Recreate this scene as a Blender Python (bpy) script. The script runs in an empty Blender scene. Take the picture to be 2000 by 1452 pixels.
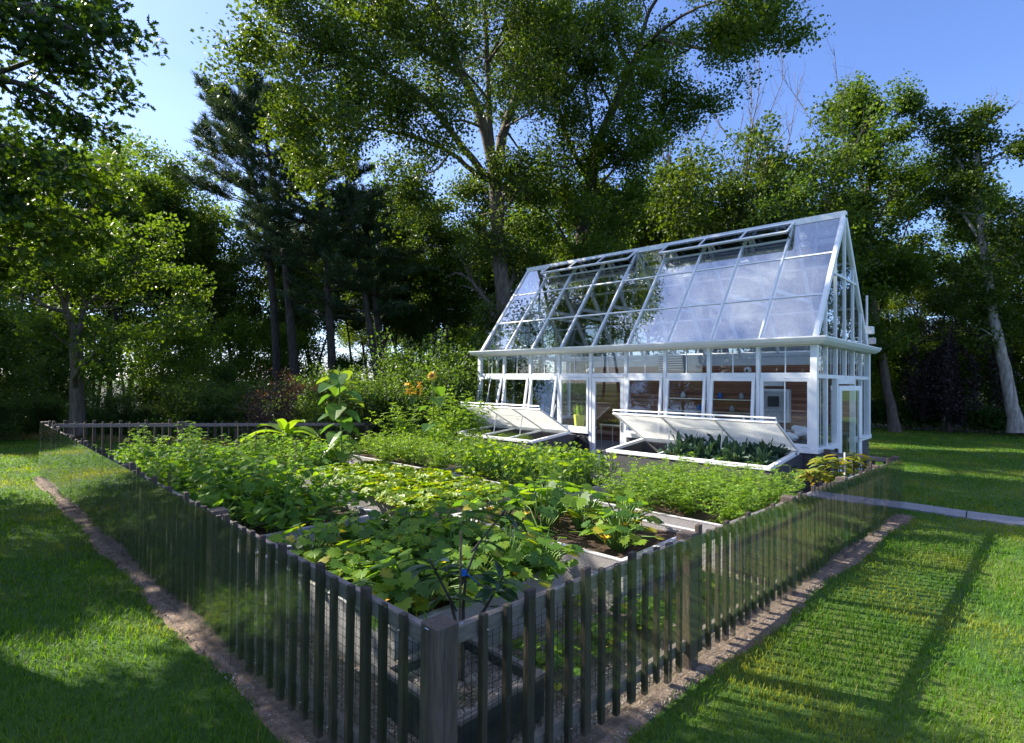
import bpy, math, random
import numpy as np
from mathutils import Vector, Matrix

# ------------------------------------------------------------------ camera, world, sun, exposure
scene = bpy.context.scene
C = scene.collection
FPX = 1081.4
CAM = np.array([-1.698, -2.103, 2.235])
YAW, PITCH, ROLL = math.radians(43.815), math.radians(0.993), math.radians(0.555)
_f = np.array([math.cos(PITCH)*math.cos(YAW), math.cos(PITCH)*math.sin(YAW), math.sin(PITCH)])
_r = np.array([math.sin(YAW), -math.cos(YAW), 0.0]); _u = np.cross(_r, _f)
CR = _r*math.cos(ROLL)+_u*math.sin(ROLL); CU = -_r*math.sin(ROLL)+_u*math.cos(ROLL)
cam_d = bpy.data.cameras.new('camera'); cam = bpy.data.objects.new('camera', cam_d); C.objects.link(cam)
cam_d.sensor_width = 36; cam_d.lens = FPX/2000*36; cam_d.clip_start = .05; cam_d.clip_end = 2000
m = Matrix.Identity(4)
for i in range(3):
    m[i][0] = CR[i]; m[i][1] = CU[i]; m[i][2] = -_f[i]; m[i][3] = CAM[i]
cam.matrix_world = m
scene.camera = cam

SUN = np.array([-.33, .82, .62]); SUN = SUN/np.linalg.norm(SUN)
elev = math.asin(SUN[2]); azim = math.atan2(SUN[0], SUN[1])
world = bpy.data.worlds.new('World'); scene.world = world; world.use_nodes = True
nt = world.node_tree; nt.nodes.clear()
def N(nt, typ, **kw):
    n = nt.nodes.new(typ)
    for k, v in kw.items():
        if k.startswith('i_'):
            key = k[2:]
            key = int(key) if key.isdigit() else key.replace('_', ' ')
            n.inputs[key].default_value = v
        else: setattr(n, k, v)
    return n
sky = N(nt, 'ShaderNodeTexSky', sky_type='NISHITA', sun_disc=False, sun_elevation=elev, sun_rotation=azim,
        altitude=50, air_density=1.0, dust_density=.3, ozone_density=2.5)
tc = N(nt, 'ShaderNodeTexCoord'); sep = N(nt, 'ShaderNodeSeparateXYZ')
nt.links.new(tc.outputs['Generated'], sep.inputs[0])
cln = N(nt, 'ShaderNodeTexNoise', i_Scale=1.9, i_Detail=6.0, i_Roughness=.6)
nt.links.new(tc.outputs['Generated'], cln.inputs['Vector'])
clr = N(nt, 'ShaderNodeMapRange', i_1=.46, i_2=.64, i_3=0.06, i_4=.72)
nt.links.new(cln.outputs['Fac'], clr.inputs[0])
hi = N(nt, 'ShaderNodeMapRange', i_1=.62, i_2=.80, i_3=.0, i_4=1.0)   # the cumulus stands high overhead
nt.links.new(sep.outputs['Z'], hi.inputs[0])
mul = N(nt, 'ShaderNodeMath', operation='MULTIPLY')
nt.links.new(clr.outputs[0], mul.inputs[0]); nt.links.new(hi.outputs[0], mul.inputs[1])
# thin veil of cirrus low in the west
dotn = N(nt, 'ShaderNodeVectorMath', operation='DOT_PRODUCT'); dotn.inputs[1].default_value = (-.10, .95, .30)
nt.links.new(tc.outputs['Generated'], dotn.inputs[0])
veil = N(nt, 'ShaderNodeMapRange', interpolation_type='SMOOTHSTEP', i_1=.35, i_2=1.1, i_3=0.0, i_4=.12)
nt.links.new(dotn.outputs['Value'], veil.inputs[0])
vn = N(nt, 'ShaderNodeTexNoise', i_Scale=1.6, i_Detail=4.0)
vmp = N(nt, 'ShaderNodeMapping'); vmp.inputs['Scale'].default_value = (1, 1, 3.5)
nt.links.new(tc.outputs['Generated'], vmp.inputs[0]); nt.links.new(vmp.outputs[0], vn.inputs['Vector'])
vnr = N(nt, 'ShaderNodeMapRange', i_1=.3, i_2=.7, i_3=.45, i_4=1.0); nt.links.new(vn.outputs['Fac'], vnr.inputs[0])
vm = N(nt, 'ShaderNodeMath', operation='MULTIPLY'); nt.links.new(veil.outputs[0], vm.inputs[0]); nt.links.new(vnr.outputs[0], vm.inputs[1])
add = N(nt, 'ShaderNodeMath', operation='ADD', use_clamp=True); nt.links.new(mul.outputs[0], add.inputs[0]); nt.links.new(vm.outputs[0], add.inputs[1])
tint = N(nt, 'ShaderNodeMix', data_type='RGBA', blend_type='MULTIPLY'); tint.inputs[0].default_value = 1.0
tint.inputs[7].default_value = (.84, .92, 1.25, 1)
nt.links.new(sky.outputs[0], tint.inputs[6])
mix = N(nt, 'ShaderNodeMix', data_type='RGBA'); mix.inputs[7].default_value = (11, 11.5, 12.5, 1)
nt.links.new(tint.outputs[2], mix.inputs[6]); nt.links.new(add.outputs[0], mix.inputs[0])
bg = N(nt, 'ShaderNodeBackground'); bg.inputs[1].default_value = .088
nt.links.new(mix.outputs[2], bg.inputs[0])
wo = N(nt, 'ShaderNodeOutputWorld'); nt.links.new(bg.outputs[0], wo.inputs[0])

sd = bpy.data.lights.new('sun', 'SUN'); sd.energy = 5.0; sd.angle = math.radians(.55); sd.color = (1, .93, .78)
so = bpy.data.objects.new('sun', sd); C.objects.link(so)
so.rotation_euler = Vector(SUN.tolist()).to_track_quat('Z', 'Y').to_euler(); so.location = (0, 0, 40)
vs = scene.view_settings; vs.view_transform = 'Standard'; vs.look = 'None'; vs.exposure = 1.45; vs.gamma = 1
scene.cycles.max_bounces = 8; scene.cycles.transparent_max_bounces = 24; scene.cycles.diffuse_bounces = 3
scene.cycles.glossy_bounces = 3; scene.cycles.transmission_bounces = 3; scene.cycles.caustics_reflective = False
scene.cycles.caustics_refractive = False

def ray(px, py): return _f+(px-1000)/FPX*CR-(py-726)/FPX*CU
def at(px, py, D):                       # a pixel of the survey photo at horizontal distance D (m)
    d = ray(px, py); return CAM+d/math.hypot(d[0], d[1])*D
def spot(px, D):                         # ground point in that direction
    p = at(px, 760, D); return float(p[0]), float(p[1])
def zf(x):
    return np.interp(x, [0, 12], [0, -.41])
rng = np.random.default_rng(7)
random.seed(7)

# ------------------------------------------------------------------ materials
MATS = {}
def newmat(name):
    m = bpy.data.materials.new(name); m.use_nodes = True; m.node_tree.nodes.clear(); MATS[name] = m; return m, m.node_tree
def out(nt, sh):
    o = N(nt, 'ShaderNodeOutputMaterial'); nt.links.new(sh, o.inputs[0])
def surf(name, c1, c2=None, rough=.6, scale=8, detail=4, bump=0, bscale=None, spec=.4, metal=0, stretch=(1, 1, 1), c3=None, c3scale=1.0):
    m, nt = newmat(name)
    b = N(nt, 'ShaderNodeBsdfPrincipled'); b.inputs['Roughness'].default_value = rough; b.inputs['Metallic'].default_value = metal
    b.inputs['Specular IOR Level'].default_value = spec
    c2 = c2 or tuple(x*.8 for x in c1)
    t = N(nt, 'ShaderNodeTexCoord'); mp = N(nt, 'ShaderNodeMapping'); mp.inputs['Scale'].default_value = stretch
    nt.links.new(t.outputs['Object'], mp.inputs[0])
    n = N(nt, 'ShaderNodeTexNoise', i_Scale=scale, i_Detail=detail, i_Roughness=.65); nt.links.new(mp.outputs[0], n.inputs['Vector'])
    r = N(nt, 'ShaderNodeValToRGB'); r.color_ramp.elements[0].position = .34; r.color_ramp.elements[1].position = .66
    r.color_ramp.elements[0].color = (*c2, 1); r.color_ramp.elements[1].color = (*c1, 1)
    nt.links.new(n.outputs['Fac'], r.inputs[0]); col = r.outputs[0]
    if c3:
        n3 = N(nt, 'ShaderNodeTexNoise', i_Scale=c3scale, i_Detail=5); nt.links.new(mp.outputs[0], n3.inputs['Vector'])
        r3 = N(nt, 'ShaderNodeMapRange', i_1=.5, i_2=.68); nt.links.new(n3.outputs['Fac'], r3.inputs[0])
        mx = N(nt, 'ShaderNodeMix', data_type='RGBA'); mx.inputs[7].default_value = (*c3, 1)
        nt.links.new(col, mx.inputs[6]); nt.links.new(r3.outputs[0], mx.inputs[0]); col = mx.outputs[2]
    nt.links.new(col, b.inputs['Base Color'])
    if bump:
        nb = N(nt, 'ShaderNodeTexNoise', i_Scale=bscale or scale*3, i_Detail=5); nt.links.new(mp.outputs[0], nb.inputs['Vector'])
        bp = N(nt, 'ShaderNodeBump', i_Strength=bump, i_Distance=.02); nt.links.new(nb.outputs['Fac'], bp.inputs['Height'])
        nt.links.new(bp.outputs[0], b.inputs['Normal'])
    out(nt, b.outputs[0]); return m
def leafmat(name, cols, trans=.4, rough=.45, tcol=1.5, spec=.35, yel=None, big=None):
    """per-leaf colour varies between cols; light shines through"""
    m, nt = newmat(name)
    g = N(nt, 'ShaderNodeNewGeometry'); r = N(nt, 'ShaderNodeValToRGB'); cr = r.color_ramp
    cr.elements[0].position = 0; cr.elements[0].color = (*cols[0], 1)
    cr.elements[1].position = 1; cr.elements[1].color = (*cols[-1], 1)
    for i, c in enumerate(cols[1:-1]): e = cr.elements.new((i+1)/(len(cols)-1)); e.color = (*c, 1)
    nt.links.new(g.outputs['Random Per Island'], r.inputs[0]); col = r.outputs[0]
    if big:                                # patches of another tint across the whole object
        t = N(nt, 'ShaderNodeTexCoord'); n = N(nt, 'ShaderNodeTexNoise', i_Scale=big[1], i_Detail=3.0)
        nt.links.new(t.outputs['Object'], n.inputs['Vector'])
        mr = N(nt, 'ShaderNodeMapRange', i_1=big[2] if len(big) > 2 else .48, i_2=big[3] if len(big) > 3 else .62); nt.links.new(n.outputs['Fac'], mr.inputs[0])
        mx = N(nt, 'ShaderNodeMix', data_type='RGBA'); mx.inputs[7].default_value = (*big[0], 1)
        nt.links.new(col, mx.inputs[6]); nt.links.new(mr.outputs[0], mx.inputs[0]); col = mx.outputs[2]
    b = N(nt, 'ShaderNodeBsdfPrincipled'); b.inputs['Roughness'].default_value = rough; b.inputs['Specular IOR Level'].default_value = spec
    nt.links.new(col, b.inputs['Base Color'])
    tl = N(nt, 'ShaderNodeBsdfTranslucent')
    mm = N(nt, 'ShaderNodeMix', data_type='RGBA', blend_type='MULTIPLY'); mm.inputs[0].default_value = 1
    mm.inputs[7].default_value = (tcol*1.55, tcol*1.35, tcol*.35, 1); nt.links.new(col, mm.inputs[6])
    nt.links.new(mm.outputs[2], tl.inputs[0])
    ms = N(nt, 'ShaderNodeMixShader'); ms.inputs[0].default_value = trans
    nt.links.new(b.outputs[0], ms.inputs[1]); nt.links.new(tl.outputs[0], ms.inputs[2]); out(nt, ms.outputs[0]); return m
def glassmat(name, tint=(.93, .97, .95), base=.05, gain=.9, rough=.0, power=5.0):
    m, nt = newmat(name)
    lw = N(nt, 'ShaderNodeLayerWeight'); lw.inputs[0].default_value = .5
    p = N(nt, 'ShaderNodeMath', operation='POWER'); p.inputs[1].default_value = power; nt.links.new(lw.outputs['Facing'], p.inputs[0])
    a = N(nt, 'ShaderNodeMath', operation='MULTIPLY_ADD', use_clamp=True); a.inputs[1].default_value = gain; a.inputs[2].default_value = base
    nt.links.new(p.outputs[0], a.inputs[0])
    t = N(nt, 'ShaderNodeBsdfTransparent'); t.inputs[0].default_value = (*tint, 1)
    g = N(nt, 'ShaderNodeBsdfGlossy'); g.inputs['Roughness'].default_value = rough; g.inputs[0].default_value = (.95, .97, 1, 1)
    ms = N(nt, 'ShaderNodeMixShader'); nt.links.new(a.outputs[0], ms.inputs[0]); nt.links.new(t.outputs[0], ms.inputs[1]); nt.links.new(g.outputs[0], ms.inputs[2])
    out(nt, ms.outputs[0]); return m

M_white = surf('white_aluminium', (.80, .81, .82), (.74, .75, .77), rough=.35, scale=3, bump=.02)
M_fence = surf('weathered_composite_wood', (.066, .048, .037), (.032, .024, .019), rough=.7, scale=9, stretch=(9, 9, .7), bump=.35, bscale=20, detail=6, spec=.45)
M_post = surf('weathered_post_wood', (.12, .088, .074), (.062, .045, .038), rough=.65, scale=7, stretch=(7, 7, .7), bump=.35, bscale=18, detail=6)
def tone(m, lo=.7, hi=1.35):
    nt = m.node_tree; b = [n for n in nt.nodes if n.type == 'BSDF_PRINCIPLED'][0]; l = b.inputs['Base Color'].links[0]; src = l.from_socket
    oi = N(nt, 'ShaderNodeObjectInfo'); mr = N(nt, 'ShaderNodeMapRange', i_3=lo, i_4=hi); nt.links.new(oi.outputs['Random'], mr.inputs[0])
    mu = N(nt, 'ShaderNodeVectorMath', operation='SCALE'); nt.links.new(src, mu.inputs[0]); nt.links.new(mr.outputs[0], mu.inputs['Scale']); nt.links.new(mu.outputs[0], b.inputs['Base Color'])
tone(M_fence)
M_rail = surf('grey_rail_wood', (.24, .20, .195), (.14, .118, .112), rough=.45, scale=10, stretch=(1, 1, 7), bump=.25, bscale=25)
M_glassf = glassmat('fence_glass', (.95, .965, .95), base=.016, gain=.95, power=4.6)
M_glassw = glassmat('window_glass', (.97, .985, .98), base=.045, gain=.9)
M_glassr = glassmat('roof_glass', (.97, .985, .99), base=.27, gain=.7, power=3.5)
M_glasse = glassmat('edge_glass', (.62, .80, .84), base=.30, gain=.6)
M_glassend = glassmat('gable_glass', (.93, .96, .95), base=.13, gain=.9)
M_vent = glassmat('tinted_vent_glass', (.20, .23, .27), base=.07, gain=.8)
M_base = surf('dark_render_base', (.075, .073, .082), (.052, .05, .056), rough=.75, scale=14, bump=.3, bscale=60)
M_conc = surf('speckled_concrete', (.50, .475, .49), (.20, .185, .19), rough=.8, scale=85, detail=3, bump=.5, bscale=120, c3=(.30, .27, .26), c3scale=3)
M_concrim = surf('pale_concrete_rim', (.58, .56, .57), (.42, .40, .41), rough=.7, scale=40, bump=.3, bscale=90, c3=(.33, .31, .3), c3scale=6)
M_soil = surf('bed_soil', (.085, .05, .034), (.035, .02, .014), rough=.95, scale=30, bump=1.0, bscale=45)
M_gravel = surf('gravel', (.34, .28, .255), (.10, .078, .07), rough=.9, scale=55, detail=2, bump=1.0, bscale=60, c3=(.2, .165, .15), c3scale=5)
M_sand = surf('sandy_strip', (.27, .195, .15), (.11, .078, .058), rough=.95, scale=18, detail=7, bump=1.0, bscale=45, c3=(.16, .11, .075), c3scale=3)
M_stone = surf('gravel_stone', (.36, .30, .265), (.13, .105, .09), rough=.85, scale=3.1, detail=1, c3=(.48, .43, .40), c3scale=6)
M_lawn = surf('lawn_soil', (.055, .13, .016), (.030, .078, .010), rough=.95, scale=1.2, bump=1.0, bscale=90, c3=(.11, .15, .024), c3scale=.35)
M_forest = surf('forest_floor', (.05, .05, .022), (.02, .026, .010), rough=.95, scale=1.5, bump=1, bscale=20)
M_path = surf('path_slab', (.30, .29, .31), (.22, .21, .225), rough=.85, scale=12, bump=.2, bscale=50)
M_bark = surf('grey_bark', (.17, .135, .108), (.06, .046, .037), rough=.9, scale=5, stretch=(2.2, 2.2, .5), bump=1.0, bscale=9, detail=8)
M_barkd = surf('dark_bark', (.10, .078, .062), (.03, .024, .02), rough=.9, scale=5, stretch=(2.2, 2.2, .5), bump=1.0, bscale=9, detail=8)
M_barkp = surf('pale_bark', (.42, .38, .34), (.17, .14, .12), rough=.9, scale=4, stretch=(2.2, 2.2, .5), bump=1.0, bscale=9)
M_twig = surf('bare_twig', (.20, .16, .13), (.10, .08, .07), rough=.8)
L_oak = leafmat('oak_leaf', [(.026, .058, .008), (.050, .092, .011), (.085, .13, .016)], trans=.42, tcol=1.45)
L_maple = leafmat('maple_leaf', [(.035, .075, .007), (.060, .115, .010), (.085, .14, .015)], trans=.45, tcol=1.45)
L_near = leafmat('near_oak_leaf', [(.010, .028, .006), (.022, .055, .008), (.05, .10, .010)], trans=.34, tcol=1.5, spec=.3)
L_wood = leafmat('woodland_leaf', [(.034, .074, .010), (.060, .115, .016), (.09, .15, .022)], trans=.48, tcol=1.5, big=((.10, .15, .018), .5, .55, .7))
L_woodb = leafmat('bluish_woodland_leaf', [(.036, .080, .022), (.062, .12, .032), (.09, .16, .04)], trans=.48, tcol=1.4)
L_lit = leafmat('bright_woodland_leaf', [(.05, .11, .010), (.085, .165, .016), (.13, .21, .024)], trans=.50, tcol=1.5)
L_pine = leafmat('pine_needle', [(.028, .062, .034), (.045, .085, .042), (.065, .11, .05)], trans=.2, tcol=1.0, rough=.5)
L_shrub = leafmat('shrub_leaf', [(.035, .080, .018), (.062, .125, .026), (.10, .18, .034)], trans=.45, tcol=1.4)
L_hedge = leafmat('hedge_leaf', [(.03, .075, .012), (.055, .125, .018)], trans=.4)
L_purple = leafmat('purple_leaf', [(.040, .018, .018), (.070, .032, .028), (.10, .055, .04)], trans=.3, tcol=1.3)
L_dpurple = leafmat('dark_purple_leaf', [(.018, .010, .013), (.032, .016, .018)], trans=.15, tcol=1)
L_squash = leafmat('squash_leaf', [(.045, .12, .018), (.08, .18, .022), (.13, .25, .022), (.20, .30, .022), (.34, .30, .03)], trans=.48, tcol=1.55, rough=.5)
L_vine = leafmat('vine_leaf', [(.06, .15, .026), (.10, .21, .028), (.17, .29, .03)], trans=.45, tcol=1.5, rough=.6, spec=.22)
L_tom = leafmat('tomato_leaf', [(.09, .18, .022), (.14, .26, .028), (.22, .34, .034)], trans=.46, tcol=1.4)
L_straw = leafmat('strawberry_leaf', [(.08, .17, .016), (.14, .25, .016), (.22, .31, .018), (.32, .33, .02)], trans=.45, tcol=1.35)
L_bean = leafmat('bean_leaf', [(.07, .16, .018), (.12, .23, .02), (.20, .29, .022)], trans=.46, tcol=1.4)
L_kale = leafmat('kale_leaf', [(.032, .075, .050), (.055, .115, .075), (.10, .175, .12)], trans=.18, tcol=1.0, rough=.6)
L_avo = leafmat('glossy_long_leaf', [(.018, .050, .022), (.028, .075, .028), (.05, .10, .03)], trans=.3, tcol=1.4, rough=.25, spec=.6)
L_avoy = leafmat('yellowing_long_leaf', [(.08, .15, .03), (.16, .22, .03), (.26, .28, .03), (.38, .26, .04)], trans=.4, tcol=1.0, rough=.35)
L_ban = leafmat('banana_leaf', [(.10, .20, .022), (.16, .27, .025)], trans=.55, tcol=1.3, rough=.35)
L_sunf = leafmat('sunflower_leaf', [(.06, .15, .04), (.09, .19, .04), (.16, .25, .04)], trans=.42, tcol=1.3)
L_feather = leafmat('feathery_leaf', [(.13, .22, .07), (.19, .28, .09)], trans=.4, tcol=1.0)
L_grass = leafmat('grass_blade', [(.045, .125, .008), (.07, .17, .010), (.12, .23, .016)], trans=.42, tcol=1.5, rough=.55, spec=.25, big=((.22, .25, .03), .5, .50, .72))
L_dry = leafmat('dry_grass_blade', [(.20, .19, .06), (.34, .28, .12)], trans=.4, tcol=.9)
M_stem = surf('green_stem', (.14, .24, .05), (.09, .17, .035), rough=.5, scale=12)
M_yel = surf('yellow_petal', (.85, .50, .02), (.75, .38, .01), rough=.5)
M_ora = surf('orange_petal', (.90, .42, .02), (.9, .58, .03), rough=.5)
M_brown = surf('seed_disc', (.09, .045, .02), (.05, .025, .012), rough=.8, scale=60, bump=.5)
M_black = surf('black_rubber', (.018, .018, .022), (.012, .012, .014), rough=.45)
M_bamboo = surf('bamboo_cane', (.20, .13, .08), (.10, .07, .045), rough=.6, scale=20)
M_steel = surf('brushed_steel', (.55, .55, .56), rough=.3, metal=.9)
M_wire = surf('dark_wire', (.03, .032, .03), rough=.5, metal=.3)
M_grey = surf('grey_plastic', (.45, .46, .47), rough=.5)
M_dgrey = surf('dark_grey_plastic', (.05, .052, .058), rough=.5)
M_blue = surf('blue_tape', (.02, .16, .55), rough=.4)
M_ypot = surf('yellow_green_pot', (.62, .62, .08), (.5, .55, .06), rough=.5)
M_lid = None
def lidmat():
    m, nt = newmat('twinwall_sheet')
    d = N(nt, 'ShaderNodeBsdfPrincipled'); d.inputs['Base Color'].default_value = (.84, .84, .80, 1); d.inputs['Roughness'].default_value = .25
    t = N(nt, 'ShaderNodeBsdfTranslucent'); t.inputs[0].default_value = (.93, .93, .88, 1)
    ms = N(nt, 'ShaderNodeMixShader'); ms.inputs[0].default_value = .68
    nt.links.new(d.outputs[0], ms.inputs[1]); nt.links.new(t.outputs[0], ms.inputs[2]); tr = N(nt, 'ShaderNodeBsdfTransparent'); m2 = N(nt, 'ShaderNodeMixShader'); m2.inputs[0].default_value = .30
    nt.links.new(ms.outputs[0], m2.inputs[1]); nt.links.new(tr.outputs[0], m2.inputs[2]); out(nt, m2.outputs[0]); return m
M_lid = lidmat()
def woodwall():
    m, nt = newmat('cedar_board_wall')
    t = N(nt, 'ShaderNodeTexCoord'); s = N(nt, 'ShaderNodeSeparateXYZ'); nt.links.new(t.outputs['Object'], s.inputs[0])
    b = N(nt, 'ShaderNodeMath', operation='MULTIPLY'); b.inputs[1].default_value = 11.0; nt.links.new(s.outputs['Z'], b.inputs[0])
    fl = N(nt, 'ShaderNodeMath', operation='FLOOR'); nt.links.new(b.outputs[0], fl.inputs[0])
    wn = N(nt, 'ShaderNodeTexWhiteNoise', noise_dimensions='1D'); nt.links.new(fl.outputs[0], wn.inputs['W'])
    mp = N(nt, 'ShaderNodeMapping'); mp.inputs['Scale'].default_value = (1, .8, 14); nt.links.new(t.outputs['Object'], mp.inputs[0])
    n = N(nt, 'ShaderNodeTexNoise', i_Scale=4.0, i_Detail=6.0); nt.links.new(mp.outputs[0], n.inputs['Vector'])
    ad = N(nt, 'ShaderNodeMath', operation='ADD'); nt.links.new(wn.outputs[0], ad.inputs[0]); nt.links.new(n.outputs['Fac'], ad.inputs[1])
    hf = N(nt, 'ShaderNodeMath', operation='MULTIPLY'); hf.inputs[1].default_value = .5; nt.links.new(ad.outputs[0], hf.inputs[0])
    r = N(nt, 'ShaderNodeValToRGB'); r.color_ramp.elements[0].position = .2; r.color_ramp.elements[1].position = .8
    r.color_ramp.elements[0].color = (.17, .055, .030, 1); r.color_ramp.elements[1].color = (.50, .21, .11, 1)
    nt.links.new(hf.outputs[0], r.inputs[0])
    fr = N(nt, 'ShaderNodeMath', operation='FRACT'); nt.links.new(b.outputs[0], fr.inputs[0])
    ls = N(nt, 'ShaderNodeMath', operation='GREATER_THAN'); ls.inputs[1].default_value = .07; nt.links.new(fr.outputs[0], ls.inputs[0])
    mx = N(nt, 'ShaderNodeMix', data_type='RGBA'); mx.inputs[6].default_value = (.03, .013, .01, 1)
    nt.links.new(r.outputs[0], mx.inputs[7]); nt.links.new(ls.outputs[0], mx.inputs[0])
    p = N(nt, 'ShaderNodeBsdfPrincipled'); p.inputs['Roughness'].default_value = .6; nt.links.new(mx.outputs[2], p.inputs['Base Color'])
    out(nt, p.outputs[0]); return m
M_cedar = woodwall()

# ------------------------------------------------------------------ mesh helpers
BOXF = np.array([[0, 3, 2, 1], [4, 5, 6, 7], [0, 1, 5, 4], [1, 2, 6, 5], [2, 3, 7, 6], [3, 0, 4, 7]])
class MB:
    def __init__(s): s.V = []; s.F = []; s.n = 0
    def add(s, v, f, mi=0):
        v = np.asarray(v, dtype=np.float32); f = np.asarray(f)
        s.V.append(v); s.F.append((f+s.n, mi)); s.n += len(v); return s
    def box(s, lo, hi, mi=0):
        (a, b, c), (d, e, g) = lo, hi
        return s.add([(a, b, c), (d, b, c), (d, e, c), (a, e, c), (a, b, g), (d, b, g), (d, e, g), (a, e, g)], BOXF, mi)
    def beam(s, p, q, w, h, up=(0, 0, 1), mi=0):      # box along p-q, w across, h along up
        p = np.array(p, float); q = np.array(q, float); d = q-p; d /= np.linalg.norm(d)
        x = np.cross(d, up); x /= np.linalg.norm(x); y = np.cross(x, d)
        v = [P+sx*x*w/2+sy*y*h/2 for P in (p, q) for sx, sy in ((-1, -1), (1, -1), (1, 1), (-1, 1))]
        return s.add(v, BOXF, mi)
    def tube(s, pts, rad, sides=6, mi=0):
        pts = np.asarray(pts, float); n = len(pts)
        rad = np.broadcast_to(np.asarray(rad, float), (n,))
        d = np.gradient(pts, axis=0); d /= (np.linalg.norm(d, axis=1)[:, None]+1e-9)
        ref = np.array([0.31, .17, 0.94]) if abs(d[0][2]) < .8 else np.array([1., .1, 0])
        x = np.cross(d, ref); x /= (np.linalg.norm(x, axis=1)[:, None]+1e-9); y = np.cross(d, x)
        a = np.arange(sides)*2*math.pi/sides
        v = pts[:, None]+rad[:, None, None]*(np.cos(a)[None, :, None]*x[:, None]+np.sin(a)[None, :, None]*y[:, None])
        i = np.arange(n-1)[:, None]*sides; j = np.arange(sides)[None]; k = (j+1) % sides
        f = np.stack([i+j, i+k, i+sides+k, i+sides+j], -1).reshape(-1, 4)
        s.add(v.reshape(-1, 3), f, mi)
        s.add(v[-1], np.array([list(range(sides))]), mi); s.add(v[0], np.array([list(range(sides))[::-1]]), mi)
        return s
    def inst(s, tv, tf, pos, X, Y, Z, mi=0):           # template verts, faces at K frames (X,Y,Z scaled axes)
        K = len(pos); n = len(tv)
        v = pos[:, None]+tv[None, :, 0:1]*X[:, None]+tv[None, :, 1:2]*Y[:, None]+tv[None, :, 2:3]*Z[:, None]
        f = (np.arange(K)[:, None, None]*n+tf[None]).reshape(-1, tf.shape[1])
        return s.add(v.reshape(-1, 3), f, mi)
    def build(s, name, mats, parent=None, loc=None, smooth=False):
        me = bpy.data.meshes.new(name)
        if s.n:
            V = np.concatenate(s.V)
            loops = np.concatenate([f.reshape(-1) for f, _ in s.F]).astype(np.int32)
            tot = np.concatenate([np.full(len(f), f.shape[1]) for f, _ in s.F]).astype(np.int32)
            mi = np.concatenate([np.full(len(f), m) for f, m in s.F]).astype(np.int32)
            start = np.concatenate([[0], np.cumsum(tot)[:-1]]).astype(np.int32)
            me.vertices.add(len(V)); me.vertices.foreach_set('co', V.reshape(-1))
            me.loops.add(len(loops)); me.loops.foreach_set('vertex_index', loops)
            me.polygons.add(len(tot)); me.polygons.foreach_set('loop_start', start)
            me.polygons.foreach_set('material_index', mi)
            me.polygons.foreach_set('use_smooth', np.full(len(tot), bool(smooth)))
            me.update(calc_edges=True)
        if not isinstance(mats, (list, tuple)): mats = [mats]
        for q in mats: me.materials.append(q)
        o = bpy.data.objects.new(name, me); C.objects.link(o)
        if parent is not None: o.parent = parent
        if loc is not None: o.location = loc
        return o
def bevel(o, w=.004, seg=1):
    md = o.modifiers.new('bevel', 'BEVEL'); md.width = w; md.segments = seg; md.limit_method = 'ANGLE'; return o
def tag(o, label=None, cat=None, group=None, kind=None):
    if label: o['label'] = label
    if cat: o['category'] = cat
    if group: o['group'] = group
    if kind: o['kind'] = kind
    return o
def thing(name, loc, label, cat, group=None, rz=0):
    o = bpy.data.objects.new(name, None); C.objects.link(o); o.location = loc; o.rotation_euler = (0, 0, rz)
    o.empty_display_size = .2
    return tag(o, label, cat, group)
def dup(root, loc, rz=0, sc=1, label=None, cat=None, group=None):
    def cp(o, par):
        c = o.copy(); C.objects.link(c)
        if par is not None: c.parent = par
        for ch in KIDS.get(o.name, []): cp(ch, c)
        return c
    c = cp(root, None); c.location = loc; c.rotation_euler = (0, 0, rz)
    c.scale = (sc, sc, sc) if not isinstance(sc, tuple) else sc
    return tag(c, label, cat, group)
KIDS = {}
def kids(root): KIDS[root.name] = list(root.children); [kids(c) for c in root.children]; return root
def unit(v): return v/(np.linalg.norm(v, axis=-1, keepdims=True)+1e-9)
def frames(nrm, head):                                 # leaf frames: Z=normal, Y=heading
    Z = unit(nrm); Y = unit(head-(head*Z).sum(-1, keepdims=True)*Z); X = np.cross(Y, Z); return X, Y, Z
def rand_leaves(mb, pos, size, tv, tf, r, up=.6, mi=0, head=None, jit=.3):
    K = len(pos); nrm = r.normal(size=(K, 3))*.75+np.array([0, 0, up]); h = r.normal(size=(K, 3)) if head is None else head+r.normal(size=(K, 3))*.4
    X, Y, Z = frames(nrm, h); s = size*(1+jit*r.uniform(-1, 1, (K, 1)))
    mb.inst(tv, tf, pos, X*s, Y*s, Z*s, mi)
T_DIA = (np.array([(0, 0, 0), (.34, .5, .08), (0, 1, -.05), (-.34, .5, .08)], float), np.array([[0, 1, 2, 3]]))
def fan(outline, zf_):                                 # closed outline -> fan of tris round a centre
    o = np.array(outline, float); c = np.array([[0, .42]]); p = np.concatenate([c, o]); z = np.array([zf_(x, y) for x, y in p])
    v = np.concatenate([p, z[:, None]], 1); n = len(o)
    return v, np.array([[0, i+1, (i+1) % n+1] for i in range(n)])
def sym(half): return half+[(-x, y) for x, y in half[::-1] if abs(x) > 1e-6]
_sq = sym([(0, .02), (.22, -.10), (.50, .02), (.62, .28), (.46, .36), (.60, .62), (.36, .62), (.22, .90), (.10, .80), (0, 1.05)])
T_SQ = fan(_sq, lambda x, y: -.22*x*x+.12*abs(x)-.14*(y-.4)**2)
_hl = sym([(0, .06), (.20, -.06), (.44, .10), (.46, .38), (.33, .56), (.20, .80), (0, 1.0)])
T_HEART = fan(_hl, lambda x, y: .22*abs(x)-.18*(y-.3)**2)
_ok = sym([(0, 0), (.06, .12), (.22, .20), (.10, .30), (.34, .48), (.14, .52), (.30, .78), (.10, .76), (0, 1.0)])
T_OAK = fan(_ok, lambda x, y: .15*abs(x)-.12*(y-.4)**2)
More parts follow.
